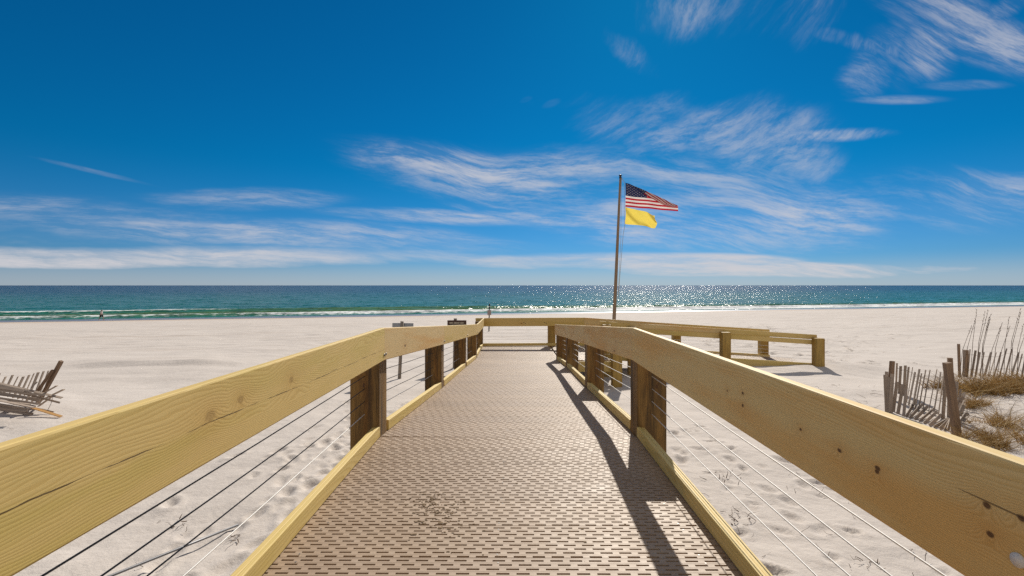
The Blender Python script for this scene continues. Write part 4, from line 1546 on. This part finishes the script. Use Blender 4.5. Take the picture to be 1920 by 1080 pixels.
def litter():
    rng = random.Random(77)
    vs, fs = [], []

    def twig(x, y, ln, a, rad):
        g = gz(x, y) + 0.012
        pts = [Vector((x, y, g))]
        for k in range(3):
            a2 = a + rng.uniform(-0.6, 0.6)
            pts.append(pts[-1] + Vector((math.cos(a2) * ln / 3, math.sin(a2) * ln / 3, rng.uniform(-0.01, 0.03))))
        v2, f2 = tube_geo(pts, [rad, rad, rad * 0.7, rad * 0.3], 4)
        b0 = len(vs)
        vs.extend(v2)
        fs.extend(tuple(b0 + i for i in ff) for ff in f2)
    for _ in range(100):
        y = rng.uniform(2.6, 6.2)
        x = rng.uniform(1.6, 2.0 + 0.62 * y)
        twig(x, y, rng.uniform(0.03, 0.15), rng.uniform(0, 6.28), rng.uniform(0.0012, 0.003))
    for cx, cy, n, s_ in ((2.35, 3.35, 26, 0.10), (3.3, 3.4, 22, 0.12), (2.1, 3.55, 20, 0.12), (2.3, 4.9, 14, 0.1), (3.05, 4.1, 6, 0.05), (2.6, 6.0, 12, 0.12), (-1.75, 4.6, 16, 0.12), (-2.6, 4.6, 6, 0.05), (-3.4, 4.9, 6, 0.08)):
        for _ in range(n):
            twig(cx + rng.gauss(0, s_), cy + rng.gauss(0, s_), rng.uniform(0.03, 0.14), rng.uniform(0, 6.28), rng.uniform(0.002, 0.005))
    for _ in range(120):
        x, y = rng.uniform(7.2, 12), rng.uniform(6.5, 12)
        twig(x, y, rng.uniform(0.05, 0.25), rng.uniform(0, 6.28), rng.uniform(0.002, 0.004))
    for _ in range(40):
        x, y = rng.uniform(-9, -1.6), rng.uniform(4, 10)
        twig(x, y, rng.uniform(0.03, 0.10), rng.uniform(0, 6.28), rng.uniform(0.0015, 0.003))
    o = obj('dry_twigs', mesh('dry_twigs', vs, fs), M_TWIG)
    tag(o, 'dry twigs and plant bits strewn over the sand beside the boardwalk', 'twigs', kind='stuff')


litter()
# a metal rod leaning out of the sand left of the boardwalk
ra = at(446, 986, 4.85)
ra.z = gz(ra.x, ra.y) + 0.01
rb_ = at(207, 1080, 3.75)
tag(tube('metal_rod', [ra, ra.lerp(rb_, 0.5), rb_, rb_ + (rb_ - ra) * 0.35], 0.012, plain('grey_metal', (0.20, 0.20, 0.21), 0.5, 0.6, 0.3, 20), None, 8),
    'long thin grey metal rod lying on the sand left of the boardwalk', 'rod')


# ================================================================== person walking along the shore
def skin_body(name, joints, edges, parent, material, loc, levels=2):
    """joints: name -> (x, y, z, radius); one skinned surface"""
    keys = list(joints)
    me = bpy.data.meshes.new(name)
    me.from_pydata([joints[k][:3] for k in keys], [(keys.index(a), keys.index(b_)) for a, b_ in edges], [])
    o = obj(name, me, material, parent, loc)
    md = o.modifiers.new('skin', 'SKIN')
    md.use_smooth_shade = True
    sv = me.skin_vertices[0].data
    for i, k in enumerate(keys):
        rr_ = joints[k][3]
        sv[i].radius = rr_ if isinstance(rr_, tuple) else (rr_, rr_)
        sv[i].use_root = (i == 0)
    sb = o.modifiers.new('sub', 'SUBSURF')
    sb.levels = sb.render_levels = levels
    return o


def person():
    foot = at(190, 602.3, 79.0)
    z = gz(foot.x, foot.y)
    base_ = Vector((foot.x, foot.y, z))
    t = thing('person', 'person in a pale top and black shorts walking along the water edge', 'person', base_)
    J = {
        'pelvis': (0.00, 0, 0.92, (0.15, 0.12)), 'waist': (0.01, 0, 1.05, (0.14, 0.11)), 'chest': (0.04, 0, 1.28, (0.17, 0.12)),
        'neck': (0.07, 0, 1.45, 0.055), 'chin': (0.10, 0, 1.52, 0.07), 'head': (0.11, 0, 1.62, 0.098), 'crown': (0.11, 0, 1.69, 0.07),
        'hipL': (0.02, 0.09, 0.86, 0.10), 'kneeL': (0.20, 0.10, 0.50, 0.062), 'ankL': (0.30, 0.10, 0.10, 0.042), 'toeL': (0.45, 0.10, 0.04, 0.036),
        'hipR': (-0.02, -0.09, 0.86, 0.10), 'kneeR': (-0.10, -0.10, 0.49, 0.062), 'ankR': (-0.36, -0.10, 0.16, 0.042), 'toeR': (-0.27, -0.10, 0.04, 0.036),
        'shL': (0.04, 0.17, 1.38, 0.062), 'elL': (-0.10, 0.22, 1.14, 0.045), 'wrL': (-0.02, 0.22, 0.92, 0.032), 'haL': (0.02, 0.22, 0.84, 0.036),
        'shR': (0.04, -0.17, 1.38, 0.062), 'elR': (0.14, -0.22, 1.14, 0.045), 'wrR': (0.30, -0.20, 1.00, 0.032), 'haR': (0.37, -0.19, 0.97, 0.036)}
    E = [('pelvis', 'waist'), ('waist', 'chest'), ('chest', 'neck'), ('neck', 'chin'), ('chin', 'head'), ('head', 'crown')]
    for s_ in 'LR':
        E += [('pelvis', 'hip' + s_), ('hip' + s_, 'knee' + s_), ('knee' + s_, 'ank' + s_), ('ank' + s_, 'toe' + s_),
              ('chest', 'sh' + s_), ('sh' + s_, 'el' + s_), ('el' + s_, 'wr' + s_), ('wr' + s_, 'ha' + s_)]
    skin_body('body', J, E, t, M_SKIN, base_)
    skin_body('shirt', {'a': (0.0, 0, 0.95, (0.19, 0.15)), 'b': (0.02, 0, 1.10, (0.17, 0.14)), 'c': (0.04, 0, 1.30, (0.20, 0.15)), 'd': (0.065, 0, 1.42, 0.09),
                        'l': (0.04, 0.18, 1.38, 0.08), 'l2': (-0.04, 0.21, 1.24, 0.075), 'r': (0.04, -0.18, 1.38, 0.08), 'r2': (0.10, -0.21, 1.24, 0.075)},
              [('a', 'b'), ('b', 'c'), ('c', 'd'), ('c', 'l'), ('l', 'l2'), ('c', 'r'), ('r', 'r2')], t, M_SHIRT, base_)
    skin_body('shorts', {'p': (0.0, 0, 0.93, (0.18, 0.16)), 'l': (0.03, 0.10, 0.84, 0.135), 'l2': (0.17, 0.11, 0.55, 0.12), 'r': (-0.03, -0.10, 0.84, 0.135), 'r2': (-0.11, -0.11, 0.52, 0.12)},
              [('p', 'l'), ('l', 'l2'), ('p', 'r'), ('r', 'r2')], t, M_SHORTS, base_)
    skin_body('hair', {'a': (0.085, 0, 1.69, 0.115), 'b': (0.035, 0, 1.62, 0.10), 'c': (0.02, 0, 1.53, 0.07)}, [('a', 'b'), ('b', 'c')], t, M_HAIR, base_)


person()
